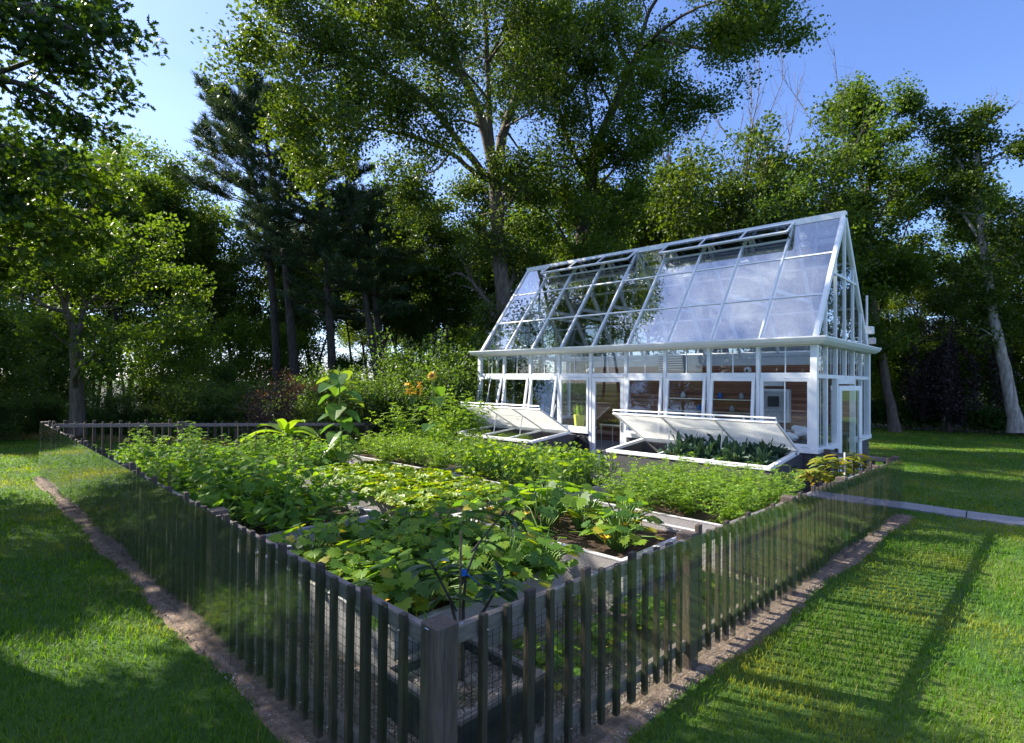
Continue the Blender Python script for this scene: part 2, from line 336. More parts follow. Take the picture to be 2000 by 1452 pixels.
_el = sym([(0, 0), (.11, .18), (.18, .42), (.15, .70), (.06, .90), (0, 1.0)])
T_ELL = fan(_el, lambda x, y: .30*abs(x)-.30*(y-.35)**2)
_rd = sym([(0, 0), (.28, .10), (.44, .36), (.40, .66), (.20, .92), (0, 1.0)])
T_RND = fan(_rd, lambda x, y: .16*abs(x)-.15*(y-.4)**2)

# ------------------------------------------------------------------ ground, paths
A, B = 13.89, 11.83
def sheet(name, xs, ys, dz, mat, test=None):
    mb = MB(); v = [(x, y, zf(x)+dz) for x in xs for y in ys]; ny = len(ys); f = []
    for i in range(len(xs)-1):
        for j in range(ny-1):
            if test is None or test((xs[i]+xs[i+1])/2, (ys[j]+ys[j+1])/2): f.append((i*ny+j, (i+1)*ny+j, (i+1)*ny+j+1, i*ny+j+1))
    mb.add(v, f); return tag(mb.build(name, mat), kind='structure')
sheet('lawn', [-600, -60, 0, 12, 60, 700], [-600, -60, 0, 60, 700], 0, M_lawn)
sheet('gravel_yard', [0, 12-.17, 13.3], [.0, 1.5, A], .004, M_gravel, lambda x, y: x < 11.8 or y > 99)
def forest(x, y):
    e = np.interp(x, [-60, -8, 1.4, 5.4, 8.5, 13, 18, 26, 38, 41, 60], [50, 31, 25, 20.7, 17, 15.5, 15, 14, 9, -30, -60]); return y > e
g = list(np.arange(-60, 240.1, 2.0))
sheet('forest_floor', g, g, .012, M_forest, forest)
# bare sandy strip round the fence
mb = MB(); r = np.random.default_rng(3)
def strip(p, q, w0, w1, n=60):
    p = np.array(p, float); q = np.array(q, float); d = (q-p)/np.linalg.norm(q-p); o = np.array([d[1], -d[0]]) if False else None
    return
ys = np.linspace(-.25, A+.1, 110)
v = []; f = []
for i, y in enumerate(ys):
    w = .185+.045*math.sin(y*2.1)+r.uniform(-.035, .035); v += [(.06, y, .011), (-.06, y, .018), (-w*.7, y, .014), (-w, y, -.004)]
    if i: a = (i-1)*4; f += [(a+k, a+4+k, a+5+k, a+1+k) for k in range(3)]
mb.add(v, f)
xs = np.concatenate([np.linspace(-.22, B, 110), [B+.12]]); v = []; f = []
for i, x in enumerate(xs):
    w = .22+.05*math.sin(x*1.7+1)+r.uniform(-.035, .035); z = zf(x); v += [(x, .06, z+.0125), (x, -.06, z+.020), (x, -w*.7, z+.0155), (x, -w, z-.004)]
    if i: a = (i-1)*4; f += [(a+1+k, a+5+k, a+4+k, a+k) for k in range(3)]
mb.add(v, f)
tag(mb.build('sand_strip', M_sand, smooth=True), kind='structure')
mb = MB()                                             # slab path from the gable door across the lawn
pts = [(13.35, 1.45), (13.3, .8), (13.0, .1), (12.9, -1.0), (12.95, -2.4), (13.3, -4.6), (14.2, -8), (16, -13), (20, -22)]
P_ = [pts[0]]
for a_, b_ in zip(pts[:-1], pts[1:]):
    k_ = max(1, round(math.hypot(b_[0]-a_[0], b_[1]-a_[1])/1.1)); P_ += [(a_[0]+(b_[0]-a_[0])*q/k_, a_[1]+(b_[1]-a_[1])*q/k_) for q in range(1, k_+1)]
P2 = []
for a_, b_ in zip(P_[:-1], P_[1:]): P2 += [a_, (b_[0]-(b_[0]-a_[0])*.018, b_[1]-(b_[1]-a_[1])*.018)]
pts = P2
v = []; f = []
for i, (x, y) in enumerate(pts):
    v += [(x-.42, y, -.43), (x+.36, y+.05, -.43), (x-.42, y, -.375), (x+.36, y+.05, -.375)]
    if i % 2: a = 4*i-4; f += [(a+2, a+6, a+7, a+3), (a, a+4, a+6, a+2), (a+3, a+7, a+5, a+1)]
mb.add(v, [q[::-1] for q in f])
tag(mb.build('path', M_path), kind='structure')
mb = MB(); mb.box((10.7, 6.0, -.38), (11.6, 7.9, -.03)); tag(bevel(mb.build('door_step', M_path), .01), kind='structure')

# stones on the gravel, denser near the near corner
octv = np.array([(1, 0, 0), (0, 1, 0), (-1, 0, 0), (0, -1, 0), (0, 0, .7), (0, 0, -.6)], float)
octf = np.array([[0, 1, 4], [1, 2, 4], [2, 3, 4], [3, 0, 4], [1, 0, 5], [2, 1, 5], [3, 2, 5], [0, 3, 5]])
def stones(name, P, smin, smax, mat, seed, z0):
    r = np.random.default_rng(seed); K = len(P); s = r.uniform(smin, smax, (K, 1))
    X = unit(r.normal(size=(K, 3)))*s*r.uniform(.6, 1.2, (K, 1)); Y = unit(np.cross(X, r.normal(size=(K, 3))))*s; Z = unit(np.cross(X, Y))*s*.8
    pos = np.stack([P[:, 0], P[:, 1], zf(P[:, 0])+z0+s[:, 0]*.3], 1)
    mb = MB(); mb.inst(octv, octf, pos, X, Y, Z); return mb.build(name, mat)
r = np.random.default_rng(11)
P = np.concatenate([r.uniform((0.02, 0.02), (3.2, 4.4), (26000, 2)), r.uniform((0.02, 0.02), (8, 1.2), (9000, 2)), r.uniform((0.02, 4.0), (.75, 13), (7000, 2)), r.uniform((2.5, 3.6), (5.6, 8.5), (9000, 2))])
tag(stones('gravel_stones', P, .006, .013, M_stone, 12, .006), 'loose grey and brown pebbles spread between the raised beds', 'gravel', kind='stuff')
y = r.uniform(-.25, A, 6500); x = -np.clip(np.abs(r.normal(0, .09, 6500)), 0, .15)-.01
x2 = r.uniform(-.2, B, 7500); y2 = -np.clip(np.abs(r.normal(0, .09, 7500)), 0, .16)-.01
tag(stones('strip_stones', np.concatenate([np.stack([x, y], 1), np.stack([x2, y2], 1)]), .003, .011, M_stone, 13, .012), 'small stones and crumbs of soil lying on the bare strip outside the fence', 'gravel', kind='stuff')

# ------------------------------------------------------------------ fences
def fence(p0, p1, z0, z1, h0, h1, label, posts, outward, start=.24, glass=None, mesh_step=.05, phase=0, corner=None, bolts=True):
    p0 = np.array(p0, float); p1 = np.array(p1, float); L = np.linalg.norm(p1-p0); d = (p1-p0)/L; n = np.array(outward, float)
    root = thing('picket_fence', (p0[0], p0[1], z0), label, 'fence')
    def P(s, o, z): q = p0+d*s+n*o; return np.array([q[0]-p0[0], q[1]-p0[1], z-z0])
    top = lambda s: h0+(h1-h0)*s/L
    bot = lambda s: z0+(z1-z0)*s/L
    def bar(mb, s, w, zb, zt, o0, o1, mi=0):
        v = [P(s+a, o, z) for z in (zb, zt) for a, o in ((-w/2, o0), (w/2, o0), (w/2, o1), (-w/2, o1))]
        f = BOXF if (d[0]*n[1]-d[1]*n[0]) > 0 else BOXF[:, ::-1]
        mb.add(v, f, mi)
    r = np.random.default_rng(int(L*10))
    s = start; k = 0
    while s < L-.12:
        if all(abs(s-q) > .11 for q in posts):
            tall = (k % 3) == 2-phase
            mb = MB(); w = .064 if tall else .041; lean = r.normal(0, .005)
            bar(mb, s+r.normal(0, .006), w, bot(s)+.075+r.uniform(-.012, .012), top(s)+(.028 if tall else -.012)+r.uniform(-.003, .003), .020, .058)
            o = bevel(mb.build('picket', M_fence, root), .004); o.rotation_euler = (lean*d[1], lean*d[0], 0)
        s += .1755; k += 1
    for q in posts:
        mb = MB(); z = top(q)+.005; bar(mb, q, .135, bot(q)-.1, z, -.075, .058); bevel(mb.build('post', M_post, root), .006)
    for nm, dz, hh, tz in (('top_rail', -.045, .085, 1), ('bottom_rail', .16, .085, 0)):
        edges = sorted([0.04]+[q+e for q in posts if .1 < q < L-.1 for e in (-.068, .068)]+[L-.04])
        for a, b in zip(edges[::2], edges[1::2]):
            mb = MB(); v = []
            for ss in (a, b):
                zt = (top(ss)+dz) if tz else bot(ss)+dz+hh
                v += [P(ss, -.030, zt-hh), P(ss, .019, zt-hh), P(ss, .019, zt), P(ss, -.030, zt)]
            f = np.array([[0, 3, 2, 1], [4, 5, 6, 7], [0, 1, 5, 4], [1, 2, 6, 5], [2, 3, 7, 6], [3, 0, 4, 7]])
            if (d[0]*n[1]-d[1]*n[0]) > 0: f = f[:, ::-1]
            mb.add(v, f); bevel(mb.build(nm, M_rail, root), .004)
    mb = MB(); wr = .0011                                 # welded wire behind the rails
    ss = np.arange(.05, L-.04, mesh_step)
    for a in ss: mb.beam(P(a, -.034, bot(a)+.02), P(a, -.034, top(a)-.06), wr*2, wr*2, up=(d[0], d[1], 0))
    for q in np.arange(.03, .98, mesh_step): mb.beam(P(.05, -.036, bot(0)+q), P(L-.05, -.036, bot(L)+q*(h1-z1)/(h0-z0)), wr*2, wr*2)
    mb.build('wire_mesh', M_wire, root)
    if glass:
        for a, b in zip(glass[:-1], glass[1:]):
            mb = MB(); v = []
            for q in (a+.004, b-.004):
                for z in (bot(q)+.012, top(q)-.006):
                    v += [P(q, .066, z), P(q, .073, z)]
            f = np.array([[0, 1, 3, 2], [4, 6, 7, 5], [0, 4, 5, 1], [2, 3, 7, 6], [0, 2, 6, 4], [1, 5, 7, 3]])
            if (d[0]*n[1]-d[1]*n[0]) < 0: f = f[:, ::-1]
            mb.add(v, f[4:], 0); mb.add(v, f[:4], 1)
            g = mb.build('glass_panel', [M_glassf, M_glasse], root)
    if bolts:
        s = start; k = 0
        while s < min(L-.2, 7):
            if (k % 3) != 2-phase and k % 2 == 0 and all(abs(s-q) > .11 for q in posts):
                for z in (top(s)-.09, bot(s)+.2):
                    mb = MB(); c = P(s+.008, .064, z); mb.inst(octv, octf, c[None], np.array([[.006, 0, 0]]), np.array([[0, .006, 0]]), np.array([[0, 0, .006]]))
                    mb.build('bolt', M_steel, root)
            s += .1755; k += 1
    return root
fence((0, 0), (0, A), 0, -.02, 1.07, 1.234, 'long weathered picket fence with glass panels along the shaded left lawn',
      [0.0, 3.02, 6.2, 9.3, 12.3, A-.05], (-1, 0), glass=[-.02, 2.45, 4.9, 7.3, 9.8, 12.2, A+.05], start=.225, phase=0)
fence((0, 0), (B, 0), 0, -.407, 1.07, .779, 'weathered picket fence with glass panels running from the near corner post toward the greenhouse end',
      [2.6, 5.1, 7.41, 9.6], (0, -1), glass=[-.02, .42, 2.15, 3.62, 6.57, 9.2, B+.05], start=.26, phase=0)
fence((0, A), (B, A), -.02, -.42, 1.234, .70, 'brown picket fence closing the far side of the vegetable garden, woodland behind',
      [2.7, 5.4, 8.1, 10.8], (0, 1), start=.2, mesh_step=.06, bolts=False, phase=1, glass=None)
fence((B, 0), (B, 1.42), -.407, -.407, .779, .81, 'short brown picket fence joining the right fence end to the greenhouse corner',
      [.08, 1.30], (1, 0), start=.27, mesh_step=.06, bolts=False)
fence((B, 12.35), (B, A), -.41, -.42, .72, .70, 'short picket fence between the far fence and the back left corner of the greenhouse',
      [.15], (1, 0), start=.3, mesh_step=.06, bolts=False)

# ------------------------------------------------------------------ raised beds
BEDS = {}
def bed(key, x0, x1, y0, y1, top, label, t=.055, mat=M_conc, soil=.07, group='concrete raised beds'):
    z = float(zf((x0+x1)/2)); root = thing('raised_bed', ((x0+x1)/2, (y0+y1)/2, z), label, 'raised bed', group)
    w, l, h = (x1-x0)/2, (y1-y0)/2, top-z
    for a, b in (((-w, -l, -.1), (w, -l+t, h-.012)), ((-w, l-t, -.1), (w, l, h-.012)), ((-w, -l+t, -.1), (-w+t, l-t, h-.012)), ((w-t, -l+t, -.1), (w, l-t, h-.012))):
        mb = MB(); mb.box(a, b); mb.build('wall', mat, root)
    mb = MB()
    e = .004
    for a, b in (((-w-e, -l-e, h-.012), (w+e, -l+t+e, h)), ((-w-e, l-t-e, h-.012), (w+e, l+e, h)), ((-w-e, -l+t+e, h-.012), (-w+t+e, l-t-e, h)), ((w-t-e, -l+t+e, h-.012), (w+e, l-t-e, h))):
        mb.box(a, b)
    mb.build('rim', M_concrim, root)
    mb = MB(); n = 14; r = np.random.default_rng(int(abs(x0*100+y0)))
    gx = np.linspace(-w+t, w-t, n); gy = np.linspace(-l+t, l-t, n*2)
    v = [(a, b, h-soil+r.uniform(-.018, .018)) for a in gx for b in gy]; m2 = n*2
    mb.add(v, [(i*m2+j, (i+1)*m2+j, (i+1)*m2+j+1, i*m2+j+1) for i in range(n-1) for j in range(m2-1)])
    mb.build('soil', M_soil, root)
    BEDS[key] = (x0, x1, y0, y1, top-soil); return root
bed('one', .66, 2.62, 1.32, 3.86, .42, 'long concrete raised bed full of squash plants just behind the near fence corner')
bed('two', 3.17, 4.85, .98, 3.70, .42, 'concrete raised bed with bare soil between big squash plants, beside the right fence')
bed('three', .72, 2.55, 4.40, 8.6, .42, 'concrete raised bed overgrown by vines beside the left fence')
bed('four', 3.05, 4.86, 4.18, 7.9, .42, 'concrete raised bed spilling over with yellow green strawberry plants in the garden centre')
bed('five', 5.36, 7.1, 3.55, 6.4, .40, 'concrete raised bed of pale climbing beans between the strawberries and the greenhouse door')
bed('six', 5.36, 8.3, .75, 2.95, .40, 'wide concrete raised bed of bushy tomatoes in front of the right cold frame')
bed('seven', 5.36, 8.0, 6.9, 10.6, .40, 'concrete raised bed of feathery bushes in front of the left cold frame')
bed('eight', 3.05, 4.7, 8.4, 11.2, .40, 'small concrete raised bed with low greens before the tall sunflower')
bed('nine', .72, 2.6, 9.1, 13.2, .42, 'concrete raised bed of staked climbing plants near the far left corner')
# low dark planter in the near corner
root = thing('square_planter', (.80, .73, 0), 'low dark square planter box with pale rim and pebbles inside the near fence corner', 'planter')
mb = MB(); a = .37; b = .41
for lo, hi in (((-a, -b, 0), (a, -b+.04, .26)), ((-a, b-.04, 0), (a, b, .26)), ((-a, -b+.04, 0), (-a+.04, b-.04, .26)), ((a-.04, -b+.04, 0), (a, b-.04, .26))): mb.box(lo, hi)
mb.build('box_wall', M_dgrey, root)
mb = MB(); a += .012; b += .012
for lo, hi in (((-a, -b, .26), (a, -b+.05, .285)), ((-a, b-.05, .26), (a, b, .285)), ((-a, -b+.05, .26), (-a+.05, b-.05, .285)), ((a-.05, -b+.05, .26), (a, b-.05, .285))): mb.box(lo, hi)
mb.build('rim', M_rail, root)
mb = MB(); mb.box((-.34, -.37, .1), (.34, .37, .19)); mb.build('soil', M_gravel, root)
r = np.random.default_rng(5); K = 2600; s = r.uniform(.007, .015, (K, 1)); X = unit(r.normal(size=(K, 3)))*s; Y = unit(np.cross(X, r.normal(size=(K, 3))))*s
mb = MB(); mb.inst(octv, octf, np.stack([r.uniform(-.33, .33, K), r.uniform(-.36, .36, K), np.full(K, .195)], 1), X, Y, unit(np.cross(X, Y))*s*.8)
tag(mb.build('pebbles', M_stone, root), kind='stuff')

# ------------------------------------------------------------------ greenhouse
GX, GY, GL, GW = 11.62, 1.505, 10.713, 5.019
SILL, TR, EV, RG = .828, 2.41, 3.162, 6.501
gh = thing('greenhouse', (GX, GY, 0), 'white framed glass greenhouse with steep glass roof and dark base wall beyond the vegetable beds', 'greenhouse')
def gbox(name, lo, hi, mat=M_white, par=None, bv=.004):   # local coords: x 0..GW, y 0..GL
    mb = MB(); mb.box(lo, hi); o = mb.build(name, mat, par or gh)
    return bevel(o, bv) if bv else o
fy = [GL*(9-i)/9 for i in range(10)]                    # bay boundaries, from the left
ex = [GW*i/6 for i in range(7)]
b0 = -.6
# base walls (door gaps in bay 5 of the front, bays 3-4 of the gable)
gbox('base_wall', (-.04, 0, b0), (.12, fy[5]-.05, SILL-.11), M_base, bv=0); gbox('base_wall', (-.04, fy[4]+.05, b0), (.12, GL, SILL-.11), M_base, bv=0)
gbox('base_wall', (.12, -.04, b0), (ex[2]-.03, .12, SILL-.11), M_base, bv=0); gbox('base_wall', (ex[4]+.03, -.04, b0), (GW, .12, SILL-.11), M_base, bv=0)
gbox('base_wall', (GW-.12, .12, b0), (GW+.04, GL, SILL-.11), M_base, bv=0); gbox('base_wall', (.12, GL-.12, b0), (GW-.12, GL+.04, SILL-.11), M_base, bv=0)
gbox('floor_slab', (.12, .12, -.30), (GW-.12, GL-.12, -.02), M_path, bv=0)
# sills
for lo, hi in (((-.09, -.09, SILL-.11), (.10, fy[5]-.05, SILL)), ((-.09, fy[4]+.05, SILL-.11), (.10, GL+.09, SILL)), ((.10, -.09, SILL-.11), (ex[2]-.03, .10, SILL)),
               ((ex[4]+.03, -.09, SILL-.11), (GW-.1, .10, SILL)), ((GW-.10, -.09, SILL-.11), (GW+.09, GL+.09, SILL)), ((.10, GL-.1, SILL-.11), (GW-.10, GL+.09, SILL))):
    gbox('sill', lo, hi)
def wall_x(x, out_, bays, skip=()):                     # wall in the plane x = const
    lo, hi = (x-.05, x+.05)
    for i, y in enumerate(bays):
        w = .044 if 0 < i < len(bays)-1 else .06
        gbox('mullion', (lo+.001, y-w, (SILL if i not in (4, 5) or 'door' not in skip else 0)), (hi-.001, y+w, EV-.06))
    gbox('eave_beam', (x-.06, -.05, EV-.06), (x+.06, GL+.05, EV+.05))
    for i in range(len(bays)-1):
        y1, y0 = bays[i]-.055, bays[i+1]+.055
        gbox('transom', (lo+.008, y0, TR-.05), (hi-.008, y1, TR+.05))
        # upper fixed light: frame with one bar
        win = gbox('pane', (x-.004, y0, TR+.05), (x+.004, y1, EV-.06), M_glassw, bv=0)
        gbox('glazing_bar', (x-.016, (y0+y1)/2-.014, TR+.05), (x-.005, (y0+y1)/2+.014, EV-.06))
        for zz in ((TR+.05, TR+.075), (EV-.085, EV-.06)): gbox('glazing_bead', (x-.030, y0, zz[0]), (x-.006, y1, zz[1]), bv=0)
def sash(root_loc, W_, H_, tilt, bar, name='window', fw=.07):
    """awning window hung from its top edge; local y across, z down from the hinge"""
    o = MB()
    o.box((-.035, 0, -H_), (.02, fw, 0)); o.box((-.035, W_-fw, -H_), (.02, W_, 0)); o.box((-.035, fw, -fw), (.02, W_-fw, 0)); o.box((-.035, fw, -H_), (.02, W_-fw, -H_+fw))
    fr = bevel(o.build('window', M_white, gh, root_loc), .004); fr.rotation_euler = (0, tilt, 0)
    p = MB(); p.box((-.012, fw, -H_+fw), (-.004, W_-fw, -fw)); p.build('pane', M_glassw, fr)
    if bar: q = MB(); q.box((-.028, W_*.5-.014, -H_+fw), (-.013, W_*.5+.014, -fw)); bevel(q.build('glazing_bar', M_white, fr), .003)
    if tilt > .02:
        for yy in (.02, W_-.035):
            s = MB(); s.beam((.005, yy, -H_+.12), (.30*math.sin(tilt)*1.2+.03, yy, -H_*.55), .014, .02); s.build('stay', M_steel, fr)
    return fr
wall_x(0, -1, fy, skip='door')
tilts = {0: .24, 1: .17, 2: .17, 3: 0, 5: .10, 6: .10, 7: .10, 8: 0}
for i in range(9):
    if i == 4: continue
    y1, y0 = fy[i]-.06, fy[i+1]+.06
    sash((-.03, y0, TR-.055), y1-y0, TR-.055-SILL-.01, tilts[i], i in (0, 8))
# front door, bay five
y1, y0 = fy[4]-.06, fy[5]+.06
o = MB(); fw = .11; H0 = TR-.06
o.box((-.04, y0, .0), (.02, y0+fw, H0)); o.box((-.04, y1-fw, .0), (.02, y1, H0)); o.box((-.04, y0+fw, H0-fw), (.02, y1-fw, H0)); o.box((-.04, y0+fw, 0), (.02, y1-fw, .15))
dr = bevel(o.build('door', M_white, gh), .004)
p = MB(); p.box((-.012, y0+fw, .15), (-.004, y1-fw, H0-fw)); p.build('pane', M_glassw, dr)
h = MB(); h.box((-.055, y0+.035, .86), (-.041, y0+.075, 1.10)); h.beam((-.085, y0+.055, 1.0), (-.085, y0+.19, 1.0), .018, .018); h.beam((-.041, y0+.055, 1.0), (-.09, y0+.055, 1.0), .018, .018)
h.build('handle', M_steel, dr)
gbox('threshold', (-.16, y0-.06, -.06), (.10, y1+.06, -.001))
# back wall
wall_x(GW, 1, fy)
for i in range(9):
    y1, y0 = fy[i]-.055, fy[i+1]+.055
    gbox('pane', (GW-.004, y0, SILL), (GW+.004, y1, TR-.05), M_glassw, bv=0)
# gable ends
def gable(y, door):
    s = -1 if y < 1 else 1
    for i, x in enumerate(ex[1:-1], 1):
        gbox('mullion', (x-.04, y-.045, SILL if not (door and i == 3) else TR), (x+.04, y+.045, EV-.06))
        zt = EV+(RG-EV)*(1-abs(x-GW/2)/(GW/2))
        gbox('gable_mullion', (x-.03, y-.035, EV+.05), (x+.03, y+.035, zt-.05))
    gbox('eave_beam', (.06, y-.055, EV-.06), (GW-.06, y+.055, EV+.05))
    for i in range(6):
        x0, x1 = ex[i]+(.05 if i == 0 else .04), ex[i+1]-(.05 if i == 5 else .04)
        gbox('transom', (x0, y-.04, TR-.045), (x1, y+.04, TR+.045))
        gbox('pane', (x0, y-.004, TR+.045), (x1, y+.004, EV-.06), M_glassend, bv=0)
        gbox('glazing_bar', ((x0+x1)/2-.012, y+s*.006-.006, TR+.045), ((x0+x1)/2+.012, y+s*.012+.004, EV-.06), bv=0)
        if not (door and i in (2, 3)):
            gbox('pane', (x0, y-.004, SILL), (x1, y+.004, TR-.045), M_glassend, bv=0)
            if i in (0, 5): gbox('glazing_bar', ((x0+x1)/2-.012, y+s*.006-.006, SILL), ((x0+x1)/2+.012, y+s*.012+.004, TR-.045), bv=0)
        # gable triangle glass
        za = EV+(RG-EV)*(1-abs(ex[i]-GW/2)/(GW/2)); zb = EV+(RG-EV)*(1-abs(ex[i+1]-GW/2)/(GW/2))
        mb = MB(); q = [(ex[i], EV), (ex[i+1], EV), (ex[i+1], zb), (ex[i], za)]
        mb.add([(a, y-.004, c) for a, c in q]+[(a, y+.004, c) for a, c in q], [[0, 1, 2, 3], [7, 6, 5, 4], [0, 4, 5, 1], [1, 5, 6, 2], [2, 6, 7, 3], [3, 7, 4, 0]])
        mb.build('gable_pane', M_glassend, gh)
    zz = EV+(RG-EV)*.52; xx = GW/2*.48
    gbox('gable_rail', (GW/2-xx+.05, y-.03, zz-.03), (GW/2+xx-.05, y+.03, zz+.03))
    for a, b in (((0, EV), (GW/2, RG)), ((GW, EV), (GW/2, RG))):
        mb = MB(); mb.beam((a[0], y, a[1]), (b[0], y, b[1]), .10, .12, up=(0, 0, 1)); bevel(mb.build('bargeboard', M_white, gh), .004)
gable(0, True); gable(GL, False)
for x, y in ((0, 0), (GW, 0), (0, GL), (GW, GL)):
    gbox('corner_post', (x-.07, y-.07, SILL), (x+.07, y+.07, EV-.06))
# gable door, standing ajar
for x in (ex[2]-.0, ex[4]-.0): gbox('door_post', (x-.055, -.06, -.38), (x+.055, .06, TR-.045))
gbox('door_lintel', (ex[2]+.055, -.07, TR-.17), (ex[4]-.055, .06, TR-.045))
W_ = 1.0; o = MB(); fw = .12
o.box((0, -.025, 0), (fw, .025, 2.4)); o.box((W_-fw, -.025, 0), (W_, .025, 2.4)); o.box((fw, -.025, 2.4-fw), (W_-fw, .025, 2.4)); o.box((fw, -.025, 0), (W_-fw, .025, .2))
dr2 = bevel(o.build('door', M_white, gh, (ex[2]+.06, -.05, -.2)), .004); dr2.rotation_euler = (0, 0, math.radians(-16))
p = MB(); p.box((fw, -.005, .2), (W_-fw, .005, 2.4-fw)); p.build('pane', M_glassend, dr2)
h = MB(); h.beam((W_-.06, -.07, 1.1), (W_-.19, -.07, 1.1), .018, .018); h.beam((W_-.06, -.02, 1.1), (W_-.06, -.075, 1.1), .02, .02); h.build('handle', M_steel, dr2)
# gutter and cornice all round
def cornice(p, q, n):
    prof = [(.0, -.05), (.05, -.07), (.12, -.06), (.20, .0), (.235, .07), (.235, .10), (.19, .10), (.0, .08)]
    p = np.array(p, float); q = np.array(q, float); n = np.array(n, float); mb = MB(); v = []
    d = (q-p)/np.linalg.norm(q-p)
    for e, sg in ((p, -1), (q, 1)):
        for o_, z in prof: v.append(e+n*o_+d*sg*o_+np.array([0, 0, z]))
    k = len(prof); f = [[i, (i+1) % k, k+(i+1) % k, k+i] for i in range(k)]
    mb.add(v, f); mb.add(v, [list(range(k))[::-1]]); mb.add(v, [list(range(k, 2*k))]); return mb.build('gutter', M_white, gh)
e = .06
cornice((-e, -e, EV+.01), (-e, GL+e, EV+.01), (-1, 0, 0)); cornice((GW+e, -e, EV+.01), (GW+e, GL+e, EV+.01), (1, 0, 0))
cornice((-e, -e, EV+.01), (GW+e, -e, EV+.01), (0, -1, 0)); cornice((-e, GL+e, EV+.01), (GW+e, GL+e, EV+.01), (0, 1, 0))
# roof: rafters, purlins, panes
def R3(t, y, side, off=0):                              # t 0 eave .. 1 ridge
    nx = -(RG-EV); nz = GW/2; l = math.hypot(nx, nz); x = t*GW/2+off*nx/l; z = EV+.03+t*(RG-EV)+off*nz/l
    return (x if side < 0 else GW-x, y, z)
for side in (-1, 1):
    nrm = (-(RG-EV), 0, GW/2) if side < 0 else ((RG-EV), 0, GW/2)
    for y in fy:
        mb = MB(); mb.beam(R3(0, y, side, -.035), R3(.995, y, side, -.035), .07, .11, up=nrm); bevel(mb.build('rafter', M_white, gh), .004)
        mb = MB(); mb.beam(R3(0.005, y, side, .035), R3(.985, y, side, .035), .042, .028, up=nrm); bevel(mb.build('rafter_cap', M_white, gh), .003)
    for t in (.335, .668):
        for i in range(9):
            mb = MB(); mb.beam(R3(t, fy[i]-.036, side, .0), R3(t, fy[i+1]+.036, side, .0), .05, .05, up=nrm); bevel(mb.build('purlin', M_white, gh), .003)
    mb = MB(); mb.beam(R3(.0, -.05, side, .02), R3(.0, GL+.05, side, .02), .06, .07, up=nrm); bevel(mb.build('eave_plate', M_white, gh), .004)
    for i in range(9):
        a, b = fy[i]-.022, fy[i+1]+.022
        vent = i in (1, 2, 3, 5, 6, 7)
        rows = [(0.015, .328), (.343, .661), (.676, .835 if vent else .985)]
        for t0, t1 in rows:
            mb = MB(); v = [R3(t0, b, side, .004), R3(t0, a, side, .004), R3(t1, a, side, .004), R3(t1, b, side, .004)]
            v2 = [R3(t0, b, side, .012), R3(t0, a, side, .012), R3(t1, a, side, .012), R3(t1, b, side, .012)]
            mb.add(v+v2, [[0, 1, 2, 3], [7, 6, 5, 4], [0, 4, 5, 1], [1, 5, 6, 2], [2, 6, 7, 3], [3, 7, 4, 0]]); mb.build('roof_pane', M_glassr, gh)
        if vent:
            mb = MB(); mb.beam(R3(.842, fy[i]-.036, side), R3(.842, fy[i+1]+.036, side), .05, .05, up=nrm); mb.build('purlin', M_white, gh)
    for i0, i1 in ((1, 4), (5, 8)):                     # two raised ridge vents, three lights each
        lift = .24
        a, b = fy[i0]+.03, fy[i1]-.03
        fr = MB(); up = nrm
        P0, P1 = lambda y: np.array(R3(.985, y, side, .06)), lambda y: np.array(R3(.835, y, side, .06+lift))
        fr.beam(P0(a), P0(b), .06, .05, up=nrm); fr.beam(P1(a), P1(b), .06, .06, up=nrm)
        ys_ = [a]+[fy[k] for k in range(i0+1, i1)]+[b]
        for y in ys_: fr.beam(P0(y), P1(y), .05, .05, up=nrm)
        vf = bevel(fr.build('roof_vent', M_white, gh), .004)
        for y_a, y_b in zip(ys_[:-1], ys_[1:]):
            mb = MB(); q = [P0(y_a-.03), P0(y_b+.03), P1(y_b+.03), P1(y_a-.03)]; n_ = np.array(nrm)/np.linalg.norm(nrm)*.006
            mb.add(q+[v+n_ for v in q], [[0, 1, 2, 3], [7, 6, 5, 4], [0, 4, 5, 1], [1, 5, 6, 2], [2, 6, 7, 3], [3, 7, 4, 0]]); mb.build('vent_pane', M_vent, vf)
        mb = MB()
        for y in ys_:
            mb.beam(P1(y), R3(.845, y, side, .04), .02, .03, up=(0, 1, 0))
        mb.build('vent_stay', M_dgrey, vf)
gbox('ridge_beam', (GW/2-.09, -.05, RG-.06), (GW/2+.09, GL+.05, RG+.10))
for y in fy[1:-1]:
    t = .42; x0 = t*GW/2; z = EV+t*(RG-EV); gbox('collar_tie', (x0+.05, y-.03, z-.05), (GW-x0-.05, y+.03, z+.05))
# cedar boarding inside the back wall, with white head beam
gbox('board_wall', (GW-.22, .16, -.02), (GW-.08, 9.25, EV-.35), M_cedar, bv=0)
gbox('head_beam', (GW-.24, .16, EV-.35), (GW-.07, 9.3, EV-.10))

